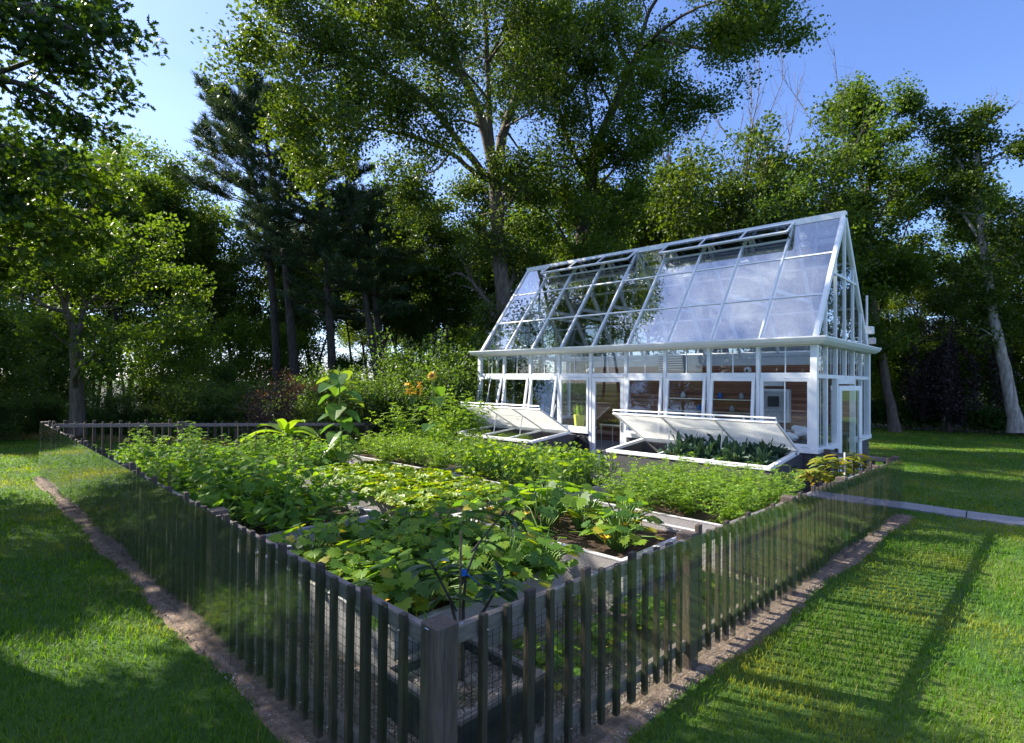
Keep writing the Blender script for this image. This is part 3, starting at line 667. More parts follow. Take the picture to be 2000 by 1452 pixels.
# inside the greenhouse
def tbox(name, lo, hi, mat, label, cat, bv=.006, group=None):
    c = [(a+b)/2 for a, b in zip(lo, hi)]; c[2] = lo[2]; mb = MB(); mb.box([a-k for a, k in zip(lo, c)], [b-k for b, k in zip(hi, c)])
    o = mb.build(name, mat); o.location = c; bevel(o, bv); return tag(o, label, cat, group)
wx = GX+GW-.22
t = thing('electrical_cabinet', (wx, 3.95, 1.05), 'pale grey control cabinet with dark display on the cedar wall, near the greenhouse right corner', 'cabinet')
mb = MB(); mb.box((-.20, -.50, 0), (0, .50, 1.02)); bevel(mb.build('case', M_white, t), .01)
mb = MB(); mb.box((-.215, -.42, .07), (-.201, .42, .95)); bevel(mb.build('door', M_grey, t), .01)
mb = MB(); mb.box((-.24, -.22, .48), (-.216, .12, .80)); bevel(mb.build('display', M_dgrey, t), .03)
tbox('wall_box', (wx-.14, 3.65, 2.16), (wx, 4.45, 2.52), M_white, 'plain white box mounted on the cedar wall right above the control cabinet', 'box')
t = thing('heater_vent', (wx, 7.0, 2.62), 'louvred grey ventilation unit high on the cedar wall inside the greenhouse', 'ventilation unit')
mb = MB(); mb.box((-.45, -.7, 0), (0, .7, .55)); bevel(mb.build('case', M_grey, t), .015)
mb = MB()
for k in range(6): mb.box((-.50, -.2, .06+k*.08), (-.451, .62, .09+k*.08))
mb.build('louvre', M_white, t)
mb = MB(); mb.box((-.458, -.22, .04), (-.4505, .64, .52)); mb.build('shade_plate', M_dgrey, t)  # dark plate standing in for the shade behind the louvres
def dome(nm, loc, label):
    t = thing(nm, loc, label, 'camera')
    mb = MB(); a = np.linspace(0, math.pi/2, 6); mb.tube([(-.09*math.sin(k)-.02, 0, 0) for k in a], [.11*math.cos(k)+.01 for k in a], 16); mb.build('housing', M_white, t, smooth=True)
    mb = MB(); mb.tube([(-.10, 0, -.02), (-.125, 0, -.025)], [.05, .03], 12); mb.build('lens', M_black, t)
dome('security_camera', (wx, 4.75, 2.66), 'round white dome camera with dark lens on the upper cedar wall')
t = thing('steel_workbench', (wx-.35, 4.6, -.02), 'long steel workbench with two wall shelves against the cedar wall', 'workbench')
mb = MB(); mb.box((-.35, -2.9, .86), (.33, 3.0, .90)); mb.build('worktop', M_steel, t)
for y in (-2.8, -.9, 1.0, 2.9):
    mb = MB(); mb.box((-.32, y-.02, 0), (-.28, y+.02, .86)); mb.box((.26, y-.02, 0), (.30, y+.02, .86)); mb.build('leg', M_steel, t)
for z in (1.28, 1.70):
    mb = MB(); mb.box((.03, -.2, z), (.34, 3.0, z+.035)); mb.build('shelf', M_steel, t)
r = random.Random(4)
for k, (y, z, c, l) in enumerate([(6.9, 1.735, M_white, 'white jar on the top shelf nearest the front door'), (5.6, 1.735, M_blue, 'small blue bottle on the top shelf'), (6.3, 1.315, M_blue, 'blue watering bottle on the lower shelf'),
                                  (5.2, 1.315, M_grey, 'grey pot on the lower shelf'), (4.9, 1.735, M_grey, 'grey tub on the right end of the top shelf')]):
    mb = MB(); mb.tube([(0, 0, 0), (0, 0, .02), (0, 0, .12), (0, 0, .16), (0, 0, .19)], [.07, .08, .075, .04, .035], 10); o = mb.build('bottle', c, smooth=True); o.location = (wx-.17, y, z); tag(o, l, 'bottle')
t = thing('desk_fan', (wx-.5, 4.9, .88), 'round wire desk fan on the steel workbench', 'fan')
mb = MB(); a = np.linspace(0, 2*math.pi, 25)
for rr in (.17, .12, .06): mb.tube([(0, rr*math.cos(k), .25+rr*math.sin(k)) for k in a], .006, 4)
for k in a[::2]: mb.tube([(0, 0, .25), (0, .17*math.cos(k), .25+.17*math.sin(k))], .003, 3)
mb.build('cage', M_steel, t); mb = MB(); mb.tube([(0, 0, 0), (0, 0, .02), (0.02, 0, .03), (.02, 0, .1)], [.09, .09, .02, .015], 10); mb.build('stand', M_grey, t)
mb = MB()
for k in range(4):
    q = k*math.pi/2; mb.add([(0.01, .01*math.cos(q), .25+.01*math.sin(q)), (.02, .11*math.cos(q), .25+.11*math.sin(q)), (0, .11*math.cos(q+.7), .25+.11*math.sin(q+.7))], [[0, 1, 2]])
mb.build('blade', M_grey, t)
def cart(x, y, label):
    t = thing('rolling_cart', (x, y, -.02), label, 'cart', 'rolling potting carts')
    mb = MB(); mb.box((-.35, -.5, .92), (.35, .5, .97)); mb.build('tray', M_steel, t)
    for a in (-.31, .31):
        for b in (-.46, .46):
            mb = MB(); mb.tube([(a, b, .09), (a, b, .92)], .018, 6); l = mb.build('leg', M_steel, t)
            mb = MB(); mb.tube([(a-.015, b, .045), (a+.015, b, .045)], .045, 10); mb.build('caster', M_black, l)
    mb = MB(); r = np.random.default_rng(int(y*10)); K = 420
    rand_leaves(mb, np.stack([r.uniform(-.32, .32, K), r.uniform(-.46, .46, K), r.uniform(.98, 1.07, K)], 1), .06, *T_DIA, r); mb.build('dry_plants', L_dry, t)
    mb = MB(); mb.box((-.34, -.48, .971), (.34, .48, 1.03)); mb.build('soil', M_soil, t)
cart(12.9, 7.3, 'wheeled steel cart with a tray of brown plants behind the front glass door'); cart(13.9, 5.9, 'second wheeled steel cart with brown plants, further inside toward the cedar wall')
t = thing('potted_plant', (12.05, 8.2, .86), 'yellow green pot with upright grassy leaves in the window left of the door', 'potted plant')
mb = MB(); mb.tube([(0, 0, 0), (0, 0, .03), (0, 0, .34), (0, 0, .36)], [.15, .17, .21, .20], 4); mb.build('pot', M_ypot, t)
mb = MB(); r = np.random.default_rng(9); K = 90; a = r.uniform(0, 6.28, K); hd = np.stack([np.cos(a)*.3, np.sin(a)*.3, np.ones(K)], 1)
mb.inst(*T_DIA, np.stack([r.normal(0, .06, K), r.normal(0, .06, K), np.full(K, .34)], 1), np.cross(hd, [0.3, 1, 0])*.04, unit(hd)*r.uniform(.25, .42, (K, 1)), np.zeros((K, 3))+.01); mb.build('leaves', L_tom, t)
t = thing('plant_bench', (12.1, 9.9, -.02), 'low white slatted plant bench along the windows left of the door', 'bench')
mb = MB()
for k in range(7): mb.box((-.35+k*.1, -2.1, .84), (-.28+k*.1, 2.1, .87))
mb.build('benchtop', M_white, t)
for y in (-2, 0, 2):
    for x in (-.32, .28):
        mb = MB(); mb.box((x-.02, y-.02, 0), (x+.02, y+.02, .84)); mb.build('leg', M_white, t)
t = thing('bag_pile', (12.3, 2.4, .9), 'heap of white and blue bags piled in the right front corner window', 'bags')
mb = MB(); r = np.random.default_rng(2)
for k in range(7):
    c = np.array([r.uniform(-.2, .2), r.uniform(-.55, .55), .1+.07*k*.5]); a = np.linspace(-1, 1, 7); mb.tube([c+np.array([.1*q, .2*q, .02*math.sin(q*3+k)]) for q in a], [.02+.08*math.sqrt(max(0, 1-q*q)) for q in a], 9)
mb.build('bag', M_white, t, smooth=True)
mb = MB(); mb.box((-.3, -.8, -.92), (.3, .8, 0)); mb.build('cupboard', M_dgrey, t)
# weather mast on the back corner
t = thing('weather_station', (GX+GW+.22, GY+.05, 2.9), 'thin white mast with two small boxes behind the right greenhouse gable', 'weather station')
mb = MB(); mb.tube([(0, 0, 0), (0, 0, 1.9)], .03, 8); mb.build('mast', M_white, t)
mb = MB(); mb.box((-.05, -.16, .78), (.15, .14, 1.0)); bevel(mb.build('sensor_box', M_white, t), .015)
mb = MB(); mb.box((-.03, -.20, .5), (.15, .10, .68)); bevel(mb.build('sensor_box', M_grey, t), .015)

# ------------------------------------------------------------------ cold frames in front of the greenhouse
def cold_frame(y0, y1, label, props):
    xf, xb, zf0, zb = 9.58, 11.22, .58, .74
    t = thing('cold_frame', (xf, (y0+y1)/2, -.38), label, 'cold frame', 'cold frames before the greenhouse')
    h = (y1-y0)/2; D = xb-xf; z0 = 0; a = zf0+.38; b = zb+.38
    mb = MB()
    def slab(x0, x1, ya, yb, za, zb_):
        mb.add([(x0, ya, z0), (x1, ya, z0), (x1, yb, z0), (x0, yb, z0), (x0, ya, za), (x1, ya, zb_), (x1, yb, zb_), (x0, yb, za)], BOXF)
    zz = lambda x: a+(b-a)*x/D
    for args in ((0, .09, -h, h, a-.05, zz(.09)-.05), (D-.09, D, -h, h, zz(D-.09)-.05, b-.05), (.09, D-.09, -h, -h+.09, zz(.09)-.05, zz(D-.09)-.05), (.09, D-.09, h-.09, h, zz(.09)-.05, zz(D-.09)-.05)): slab(*args)
    slab(D, 11.575-xf, -h, h, b-.07, b-.07)
    mb.build('base_wall', M_base, t)
    mb = MB(); up = (-(b-a), 0, D)
    for p, q in (((-.0, -h-.01, a), (-.0, h+.01, a)), ((D, -h-.01, b), (D, h+.01, b))): mb.beam(np.array(p)+(0.03, 0, 0), np.array(q)+(.03, 0, 0), .12, .07, up=up)
    for y in (-h+.04, h-.04): mb.beam((.09, y, zz(.09)), (D-.03, y, zz(D-.03)), .10, .07, up=up)
    for k in (1, 2)[:props-1] if props > 1 else (): mb.beam((.09, -h+2*h*k/props, zz(.09)-.01), (D-.03, -h+2*h*k/props, zz(D-.03)-.01), .05, .05, up=up)
    bevel(mb.build('rim', M_white, t), .006)
    mb = MB(); mb.box((.09, -h+.09, .1), (D-.09, h-.09, a-.30)); mb.build('soil', M_soil, t)
    # lid: hinged on the back rim, free edge lifted toward the garden
    ang = math.radians(157); LL = 1.50
    mb = MB(); ca, sa = -math.cos(math.radians(26.5)), math.sin(math.radians(26.5)); E = lambda s, y: np.array([D+ca*s, y, b+.05+sa*s]); nr = (-sa, 0, -ca)
    nr = (sa, 0, -ca)
    for y in [-h+2*h*k/props for k in range(props+1)]: mb.beam(E(0, y), E(LL, y), .04, .04, up=nr)
    mb.beam(E(0, -h), E(0, h), .05, .04, up=nr); mb.beam(E(LL, -h-.02), E(LL, h+.02), .055, .05, up=nr)
    mb.beam(E(LL+.035, -h)+np.array([0, 0, .075]), E(LL+.035, h)+np.array([0, 0, .075]), .03, .035, up=nr)
    n = int(2*h/.55)
    for k in range(n+1): mb.beam(E(LL, -h+2*h*k/n), E(LL+.035, -h+2*h*k/n)+np.array([0, 0, .07]), .02, .03, up=(0, 1, 0))
    ld = bevel(mb.build('lid', M_white, t), .004)
    mb = MB(); nn = np.array(nr)*.008
    q = [E(.02, -h), E(.02, h), E(LL, h), E(LL, -h)]; mb.add([v-nn for v in q]+[v+nn for v in q], [[0, 1, 2, 3], [7, 6, 5, 4], [0, 4, 5, 1], [1, 5, 6, 2], [2, 6, 7, 3], [3, 7, 4, 0]]); mb.build('sheet', M_lid, ld)
    for y in [-h+2*h*k/props for k in range(1, props)] or [0]:
        mb = MB(); mb.beam((D*.42, y+.03, zz(D*.42)), E(LL*.62, y+.03), .022, .022, up=(0, 1, 0)); mb.build('lid_stay', M_white, t)
    mb = MB(); yy = [-h+2*h*k/props for k in range(1, props)]
    if len(yy) > 1: mb.beam(E(LL*.62, yy[0]), E(LL*.62, yy[-1]), .02, .02, up=nr); mb.build('cross_bar', M_white, t)
    return t
cold_frame(1.72, 5.52, 'dark walled cold frame with open white lid and dark kale, right of the greenhouse door', 3)
cold_frame(7.92, 11.2, 'dark walled cold frame with open white lid and feathery herbs, left of the greenhouse door', 3)
# hose on the base wall
mb = MB(); r = np.random.default_rng(21); pts = []
for k in range(14):
    ro = .20+r.uniform(-.04, .04); rz = .36+r.uniform(-.06, .06); cy = r.uniform(-.04, .04); xo = r.uniform(-.09, .0)
    for a in np.linspace(0, 2*math.pi, 22)[:-1]: pts.append((xo, cy+ro*math.sin(a), -rz+rz*math.cos(a)+.0+r.uniform(-.003, .003)))
pts += [(-.05, -.1, -.72), (-.08, -.2, -.8)]
t = thing('garden_hose', (GX-.14, 7.66, .66), 'coiled black garden hose hanging on the dark wall left of the greenhouse door', 'hose')
mb.tube(pts, .016, 6); mb.build('hose_coil', M_black, t, smooth=True)
mb = MB(); mb.beam((.07, 0, -.03), (-.11, 0, -.03), .03, .03); mb.beam((-.11, 0, -.03), (-.11, 0, .03), .03, .02, up=(1, 0, 0)); mb.build('hanger', M_black, t)

# ------------------------------------------------------------------ trees
def polyline(p, d, L, n, r, wander=.18, up=.0):
    pts = [np.array(p, float)]; d = np.array(d, float)/np.linalg.norm(d)
    for i in range(n):
        d = d+r.normal(0, wander, 3)+np.array([0, 0, up]); d /= np.linalg.norm(d); pts.append(pts[-1]+d*L/n)
    return np.array(pts)
def along(pl, s):                                      # point & direction at fraction s
    x = s*(len(pl)-1); i = min(int(x), len(pl)-2); t = x-i; return pl[i]*(1-t)+pl[i+1]*t, unit(pl[i+1]-pl[i])
def branch_out(bark, pl, r0, r1, r, twigs, n_sec, sec_len, s0=.3, sub=3, up=.05, spread=.9, droop=0, bend=.2):
    """secondary limbs and twigs off a limb polyline; twig ends are appended to twigs"""
    for k in range(n_sec):
        s = s0+(1-s0)*(k+r.uniform(0, 1))/n_sec; p, d = along(pl, s)
        q = r.normal(size=3); q -= d*(q@d); q /= np.linalg.norm(q)+1e-9
        dd = d*.7+q*spread+np.array([0, 0, up*3-droop]); L = sec_len*r.uniform(.55, 1.25)*(1.15-.5*s)
        rr = max(.012, (r0+(r1-r0)*s)*.5); sp = polyline(p, dd, L, 4, r, bend, up-droop*.3)
        bark.tube(sp, np.linspace(rr, rr*.25, 5), 4)
        for m in range(sub):
            t = .35+.65*(m+r.uniform(0, 1))/sub; p2, d2 = along(sp, t); q = r.normal(size=3)
            tp = polyline(p2, d2*.6+q*.6+np.array([0, 0, up-droop]), L*r.uniform(.3, .55), 2, r, .25, up-droop*.3)
            bark.tube(tp, [rr*.35, rr*.25, rr*.12], 3); twigs.append((tp[1]+tp[2])/2); twigs.append(tp[2])
        twigs.append(sp[-1])
def leafup(twigs, n, size, sigma, r, tpl=T_DIA, up=.55, gap=.12, flat=.7):
    T = np.array(twigs); T = T[r.uniform(size=len(T)) > gap]; w = r.uniform(.4, 1.6, len(T)); idx = r.choice(len(T), n, p=w/w.sum())
    sg = r.uniform(.6, 1.4, (len(T), 1))[idx]*sigma
    pos = T[idx]+np.clip(r.normal(size=(n, 3)), -1.5, 1.5)*sg*np.array([1, 1, flat])
    mb = MB(); rand_leaves(mb, pos, size, *tpl, r, up=up); return mb
def generic(seed, H, tr, cb, cr, nprim, nleaf, size, sigma, prof='round', top_bare=0, lean=(0, 0), sec=6, up=.10, multi=1):
    r = np.random.default_rng(seed); bark = MB(); twigs = []; bare = MB()
    for s_ in range(multi):
        a0 = r.uniform(0, 6.28); d0 = np.array([lean[0]+(.18*math.cos(a0) if multi > 1 else 0), lean[1]+(.18*math.sin(a0) if multi > 1 else 0), 1])
        h = H*r.uniform(.85, 1) if s_ else H
        tr_ = tr*(1 if s_ == 0 else .75)
        tk = polyline((.25*s_*math.cos(a0), .25*s_*math.sin(a0), -.2), d0, h, 10, r, .055, .03); rad = tr_*(1-np.linspace(0, 1, 11)**1.1*.88); rad[0] *= 1.5; rad[1] *= 1.03
        bark.tube(tk, rad, 9)
        for k in range(nprim):
            s = cb+(.97-cb)*(k+r.uniform(0, .9))/nprim; p, d = along(tk, s); u = (s-cb)/(1-cb)
            a = k*2.4+r.uniform(-.6, .6); pf = {'round': math.sqrt(max(.05, 1-(u*1.7-.7)**2)) if u > .1 else .75, 'cone': 1.05-u*.8, 'vase': .55+.55*u*(1.4-u), 'col': .8-.3*u}[prof]
            el = .15+.75*u; L = cr*pf*r.uniform(.6, 1.25)
            rr = np.interp(s, np.linspace(0, 1, 11), rad)*.5
            is_bare = top_bare and u > 1-top_bare
            if is_bare: L *= 1.25; el = .95
            pl = polyline(p, (math.cos(a)*math.cos(el), math.sin(a)*math.cos(el), math.sin(el)), L, 6, r, .15, up)
            (bare if is_bare else bark).tube(pl, np.linspace(rr, .012, 7), 5)
            if is_bare: branch_out(bare, pl, rr, .012, r, [], sec+2, L*.35, sub=3, up=.12, spread=.5, bend=.1)
            else: branch_out(bark, pl, rr, .02, r, twigs, sec, L*.42, up=.03); twigs.append(pl[-1])
        if not top_bare: twigs.append(tk[-1])
    return bark, leafup(twigs, nleaf, size, sigma, r), (bare if top_bare else None)
def tree_obj(name, parts, mats, loc, label, cat='tree', group=None, rz=0, sc=1):
    t = thing(name, loc, label, cat, group, rz); bark, crown, bare = parts
    bark.build('trunk', mats[0], t, smooth=True); crown.build('crown', mats[1], t)
    if bare and bare.n: bare.build('bare_branches', M_twig, t)
    t.scale = (sc,)*3; kids(t); return t
def gz(px, D): x, y = spot(px, D); return (x, y, float(zf(x))-.02)

# --- the wood: seven kinds, copied
G_L = 'trees of the wood behind the left and far fence'; G_R = 'trees of the wood behind the greenhouse'; G_B = 'farther trees deep in the wood'
kinds = {
 'maple': tree_obj('broadleaf_tree', generic(101, 16.5, .20, .40, 4.6, 15, 21000, .19, .50), (M_barkd, L_wood), gz(-90, 38), 'dark leafy woodland tree behind the left fence', 'tree', G_L),
 'tall': tree_obj('broadleaf_tree', generic(102, 18, .17, .48, 3.6, 15, 17000, .22, .42, 'vase', multi=2), (M_barkd, L_woodb), gz(855, 30), 'tall slim bluish green tree between the pines and the big oak', 'tree'),
 'open': tree_obj('broadleaf_tree', generic(103, 15, .15, .46, 4.2, 13, 12000, .21, .40, 'vase', multi=2), (M_barkd, L_wood), gz(390, 41), 'dark leafy woodland tree behind the left fence', 'tree', G_L),
 'slim': tree_obj('slim_tree', generic(108, 17, .13, .50, 2.9, 14, 11000, .20, .40, 'vase', lean=(.05, .03)), (M_barkd, L_wood), gz(690, 34), 'slim dark trunked tree of the wood with a small high crown', 'tree', 'slim high crowned trees'),
 'small': tree_obj('understory_tree', generic(104, 7.5, .09, .18, 2.9, 14, 15000, .17, .40, 'round', multi=3), (M_barkd, L_lit), gz(300, 29), 'small bright green understory tree in the wood', 'tree', 'bright understory trees'),
 'twiggy': tree_obj('broadleaf_tree', generic(105, 15, .20, .30, 4.6, 22, 22000, .18, .42, 'vase', top_bare=.30, multi=2), (M_barkd, L_oak), gz(1425, 33), 'leafy tree topped by dead bare twigs, the nearer one above the greenhouse roof', 'tree'),
 'bush': tree_obj('woodland_shrub', generic(106, 2.6, .04, .08, 1.7, 16, 9000, .10, .22, 'round', multi=3, sec=4), (M_barkd, L_shrub), gz(640, 21), 'rounded blue green shrub at the edge of the wood behind the sunflower', 'shrub', 'shrubs along the wood edge'),
 'under': tree_obj('understory_tree', generic(107, 8.5, .10, .10, 3.4, 20, 26000, .19, .50, 'round', multi=2), (M_barkd, L_shrub), gz(-60, 28), 'dense dark understory tree filling the wood edge', 'tree', 'dense understory trees'),
}
K_ = kinds; rr_ = random.Random(5)
WS = {'maple': .64, 'tall': .64, 'open': .70, 'slim': .68, 'twiggy': 1.12, 'small': .68, 'under': .55, 'bush': .85}
for k_ in K_: K_[k_].scale = (WS[k_],)*3
def put(kind, px, D, sc, label, group, mat=None, cat=None, rz=None):
    sc *= WS[kind]
    if group in (G_L, G_R, G_B) or kind in ('slim', 'small', 'under', 'bush'):
        kd = {'maple': 'round crowned tree', 'tall': 'tall twin stemmed bluish tree', 'open': 'loose open crowned tree', 'slim': 'slim dark trunked tree', 'small': 'small bright green tree', 'under': 'dense low dark tree', 'bush': 'rounded leafy shrub'}[kind]
        wh = ('left of the frame edge trees' if px < -60 else 'at the far left' if px < 45 else 'behind the left lawn' if px < 130 else 'behind the forked grey tree' if px < 260 else 'left of the pines' if px < 420 else 'among the pines' if px < 720 else 'between the pines and the big oak' if px < 940 else
              'behind the big oak' if px < 1080 else 'behind the leaning oak' if px < 1300 else 'above the middle of the greenhouse roof' if px < 1480 else 'above the right end of the roof' if px < 1660 else 'near the reddish trunk' if px < 1800 else 'near the weeping tree' if px < 1900 else 'at the right edge')
        kd = {'open': 'airy two stemmed tree'}.get(kind, kd) if int(px) % 20 == 0 and kind == 'open' else kd
        label = kd+' '+wh+(', deep in the wood' if D > 43 and px < 1680 or D > 51 else '')
    o = dup(K_[kind], gz(px, D), rr_.uniform(0, 6.28) if rz is None else rz, sc*rr_.uniform(.95, 1.05), label, cat or 'tree', group)
    return o
for px, D, k, sc in [(60, 43, 'maple', 1.40), (215, 42, 'maple', 1.30), (300, 44, 'open', 1.45), (470, 40, 'open', 1.25), (-200, 36, 'maple', 1.2), (150, 47, 'tall', 1.25), (560, 40, 'open', 1.1), (20, 47, 'open', 1.5), (395, 46, 'maple', 1.2)]:
    put(k, px, D, sc, 'dark leafy woodland tree behind the left fence', G_L)
for px, D, k, sc in [(640, 38, 'tall', 1.0), (760, 37, 'tall', .95), (830, 40, 'maple', 1.05), (735, 35, 'tall', 1.2), (725, 46, 'maple', 1.0), (800, 35, 'open', 1.15), (925, 33, 'tall', 1.15), (1010, 36, 'open', 1.25), (1085, 33, 'open', 1.2), (1180, 35, 'maple', 1.15), (1265, 31, 'maple', 1.10), (1340, 36, 'open', 1.15),
                     (1500, 32, 'maple', .92), (1560, 34, 'open', 1.35), (1610, 33, 'tall', 1.15), (1225, 34, 'tall', 1.3), (1760, 47, 'open', 1.05), (1830, 44, 'maple', .92), (1925, 49, 'maple', 1.0), (2030, 46, 'maple', 1.05), (2110, 42, 'maple', 1.1), (2200, 40, 'maple', 1.1), (1650, 47, 'open', 1.2)]:
    put(k, px, D, sc, 'green woodland tree behind the greenhouse and the right lawn', G_R)
for px, D, k, sc in [(110, 52, 'open', 1.2), (250, 54, 'open', 1.2), (460, 52, 'maple', 1.1), (545, 56, 'open', 1.2), (700, 54, 'open', 1.2), (790, 52, 'open', 1.2), (880, 50, 'maple', 1.1), (960, 50, 'maple', 1.3), (1060, 50, 'maple', 1.4),
                     (1150, 48, 'open', 1.5), (1240, 52, 'maple', 1.5), (1400, 50, 'maple', 1.3), (1480, 48, 'open', 1.3), (1640, 56, 'maple', 1.3), (1720, 60, 'open', 1.2), (1870, 60, 'open', 1.2), (1980, 60, 'maple', 1.2), (2100, 58, 'open', 1.3), (-80, 46, 'maple', 1.3)]:
    put(k, px, D, sc, 'distant tree seen between the nearer trunks of the wood', G_B)
for px, D, sc in [(110, 42, 1.3), (250, 39, 1.2), (340, 41, 1.2), (440, 38, 1.1), (400, 44, 1.3), (600, 34, 1.0), (530, 41, 1.2), (720, 40, 1.2), (800, 34, 1.05), (850, 42, 1.3), (905, 33, 1.1), (20, 38, 1.2), (190, 43, 1.2), (1660, 44, 1.4), (1785, 46, 1.3), (1850, 52, 1.4)]:
    put('slim', px, D, sc, 'slim dark trunked tree of the wood with a small high crown', 'slim high crowned trees')
for px, D, sc in [(60, 34, 1.0), (420, 36, 1.1), (590, 36, 1.1), (770, 31, .8), (900, 30, .95), (1760, 44, 1.1), (1820, 48, 1.2), (1700, 50, 1.3), (1900, 52, 1.3), (2010, 50, 1.2), (1730, 45, 1.0), (1865, 46, 1.0), (1950, 47, 1.1), (2060, 45, 1.1), (1780, 50, 1.3), (1150, 28, .9), (1000, 27, .9), (180, 40, 1.1), (670, 31, .7), (350, 44, 1.2), (500, 44, 1.2)]:
    put('small', px, D, sc, 'small bright green understory tree in the wood', 'bright understory trees')
for px, D, sc in [(90, 31, .8), (-140, 27, .9), (420, 33, .6), (2160, 43, 1), (1560, 40, 1.0), (330, 33, .5), (1640, 42, 1.0), (1010, 31, .7)]:
    put('under', px, D, sc, 'dense dark understory tree filling the wood edge', 'dense understory trees')
for px, D, sc in [(700, 20, 1.0), (760, 19.5, .95), (820, 19.5, 1.15), (885, 20, 1.25), (930, 21, 1.4), (580, 22, .7), (400, 25.5, .9), (345, 26.5, .7), (460, 25, .85), (280, 27, .5), (200, 28, .45), (120, 28, .45), (50, 29, .5), (-20, 26, .6), (-90, 25, .7), (620, 23, 1.0), (520, 25, .9), (850, 23, 1.6), (980, 22, 1.6), (240, 27, .7), (160, 26, .55), (85, 28, .6)]:
    put('bush', px, D, sc, 'rounded leafy shrub at the edge of the wood beyond the far fence', 'shrubs along the wood edge', cat='shrub')

put('twiggy', 1505, 37, 1.08, 'second twig topped tree, just right of the nearer one above the roof', None)
put('twiggy', 1365, 38, 1.0, 'third twig topped tree, left of the others above the roof', None)
# --- hero trees from surveyed limbs
def hero(name, limbs, nleaf, size, sigma, mats, label, seed, tpl=T_DIA, leaf_from=.35, dens=1.1, sl=2.6, gap=.1, droop=.02, up=.5, sub=4, skip_leaf=(), bare=()):
    r = np.random.default_rng(seed); P0 = at(*limbs[0][0][0]); base = P0.copy(); bark = MB(); twigs = []; bb = MB()
    for i, (pts, r0, r1) in enumerate(limbs):
        pl = np.array([at(*q) for q in pts])-base
        n = 4*(len(pl)-1)+1; s = np.linspace(0, len(pl)-1, n)    # smooth through the points
        q = np.stack([np.interp(s, np.arange(len(pl)), pl[:, k]) for k in range(3)], 1)
        for _ in range(2): q[1:-1] = (q[:-2]+2*q[1:-1]+q[2:])/4
        L = np.linalg.norm(np.diff(q, axis=0), axis=1).sum(); q[1:-1] += r.normal(0, .012*L/len(pl), (n-2, 3))
        rad = np.linspace(r0, r1, n)
        if i == 0: rad[0] *= 1.35; rad[1] *= 1.08
        if i in bare: bb.tube(q, rad, 6); branch_out(bb, q, r0, r1, r, [], max(3, int(L*1.1)), sl*.6, s0=.3, sub=3, up=.1, spread=.5, bend=.12); continue
        bark.tube(q, rad, 12 if r0 > .2 else 7)
        if i in skip_leaf: continue
        branch_out(bark, q, r0, r1, r, twigs, max(3, int(L*dens)), sl, s0=leaf_from, sub=sub, up=.03, droop=droop); twigs.append(q[-1])
    t = thing(name, tuple(base), label, 'tree'); bark.build('trunk', mats[0], t, smooth=True)
    leafup(twigs, nleaf, size, sigma, r, tpl, up=up, gap=gap).build('crown', mats[1], t)
    if bb.n: bb.build('bare_branches', M_twig, t)
    return t
D = 25
hero('oak_tree', [
 ([(1004, 850, D), (992, 700, D), (984, 600, D), (972, 450, D), (966, 335, D)], .41, .30),
 ([(966, 345, D), (945, 240, D-.5), (905, 150, D-1), (862, 60, D-1.5), (830, -60, D-2), (800, -200, D-2)], .26, .05),
 ([(966, 345, D), (985, 250, D+.5), (1012, 180, D+1), (1050, 110, D+1.5), (1090, 0, D+2), (1120, -160, D+2)], .25, .05),
 ([(960, 300, D), (955, 190, D+.3), (950, 80, D), (945, -60, D), (940, -200, D)], .17, .04),
 ([(952, 350, D), (915, 300, D-1), (850, 215, D-2), (790, 160, D-3), (700, 120, D-4), (600, 75, D-5), (500, 50, D-5.5)], .18, .02),
 ([(940, 350, D), (880, 295, D-1), (800, 265, D-2.5), (730, 252, D-3.5), (670, 240, D-4)], .12, .02),
 ([(905, 150, D-1), (820, 90, D-2), (720, 40, D-3), (620, 10, D-4), (560, -40, D-4)], .12, .02),
 ([(862, 60, D-1.5), (780, -10, D-2.5), (700, -80, D-3)], .10, .02),
 ([(830, 190, D-2.2), (760, 200, D-3), (690, 215, D-4), (620, 250, D-4.5), (590, 290, D-4.5)], .08, .02),
 ([(1012, 180, D+1), (1060, 150, D), (1120, 110, D-1), (1160, 60, D-1.5)], .10, .02),
 ([(700, 120, D-4), (640, 130, D-4.5), (580, 150, D-5), (550, 200, D-5)], .06, .015),
 ([(985, 250, D+.5), (1020, 230, D-1), (1060, 215, D-2)], .06, .02),
 ([(972, 470, D), (960, 420, D+.8), (945, 390, D+1.4)], .04, .015),
 ([(958, 200, D+.3), (900, 130, D-2), (860, 110, D-3)], .08, .02), ([(952, 120, D), (1000, 60, D-2), (1010, 0, D-2.5)], .08, .02), ([(945, 250, D-.5), (890, 230, D-2), (850, 260, D-3)], .07, .02),
 ([(905, 150, D-1), (880, 60, D-3), (850, 0, D-4)], .08, .02), ([(985, 250, D+.5), (1020, 300, D+1.5), (1050, 340, D+2)], .06, .02), ([(1050, 110, D+1.5), (1090, 130, D-1), (1130, 160, D-1.5)], .07, .02), ([(880, 295, D-1), (850, 340, D-2.5), (800, 330, D-3.5)], .06, .015),
 ([(800, 180, D-3), (740, 130, D-4), (680, 60, D-5)], .07, .02), ([(966, 345, D), (1000, 180, D+2), (1020, 60, D+3)], .08, .02),
], 120000, .135, .40, (M_bark, L_oak), 'big oak with forked trunk and spreading crown behind the left greenhouse end', 31, leaf_from=.36, dens=1.25, sl=2.6, gap=.24, sub=5)
D = 27
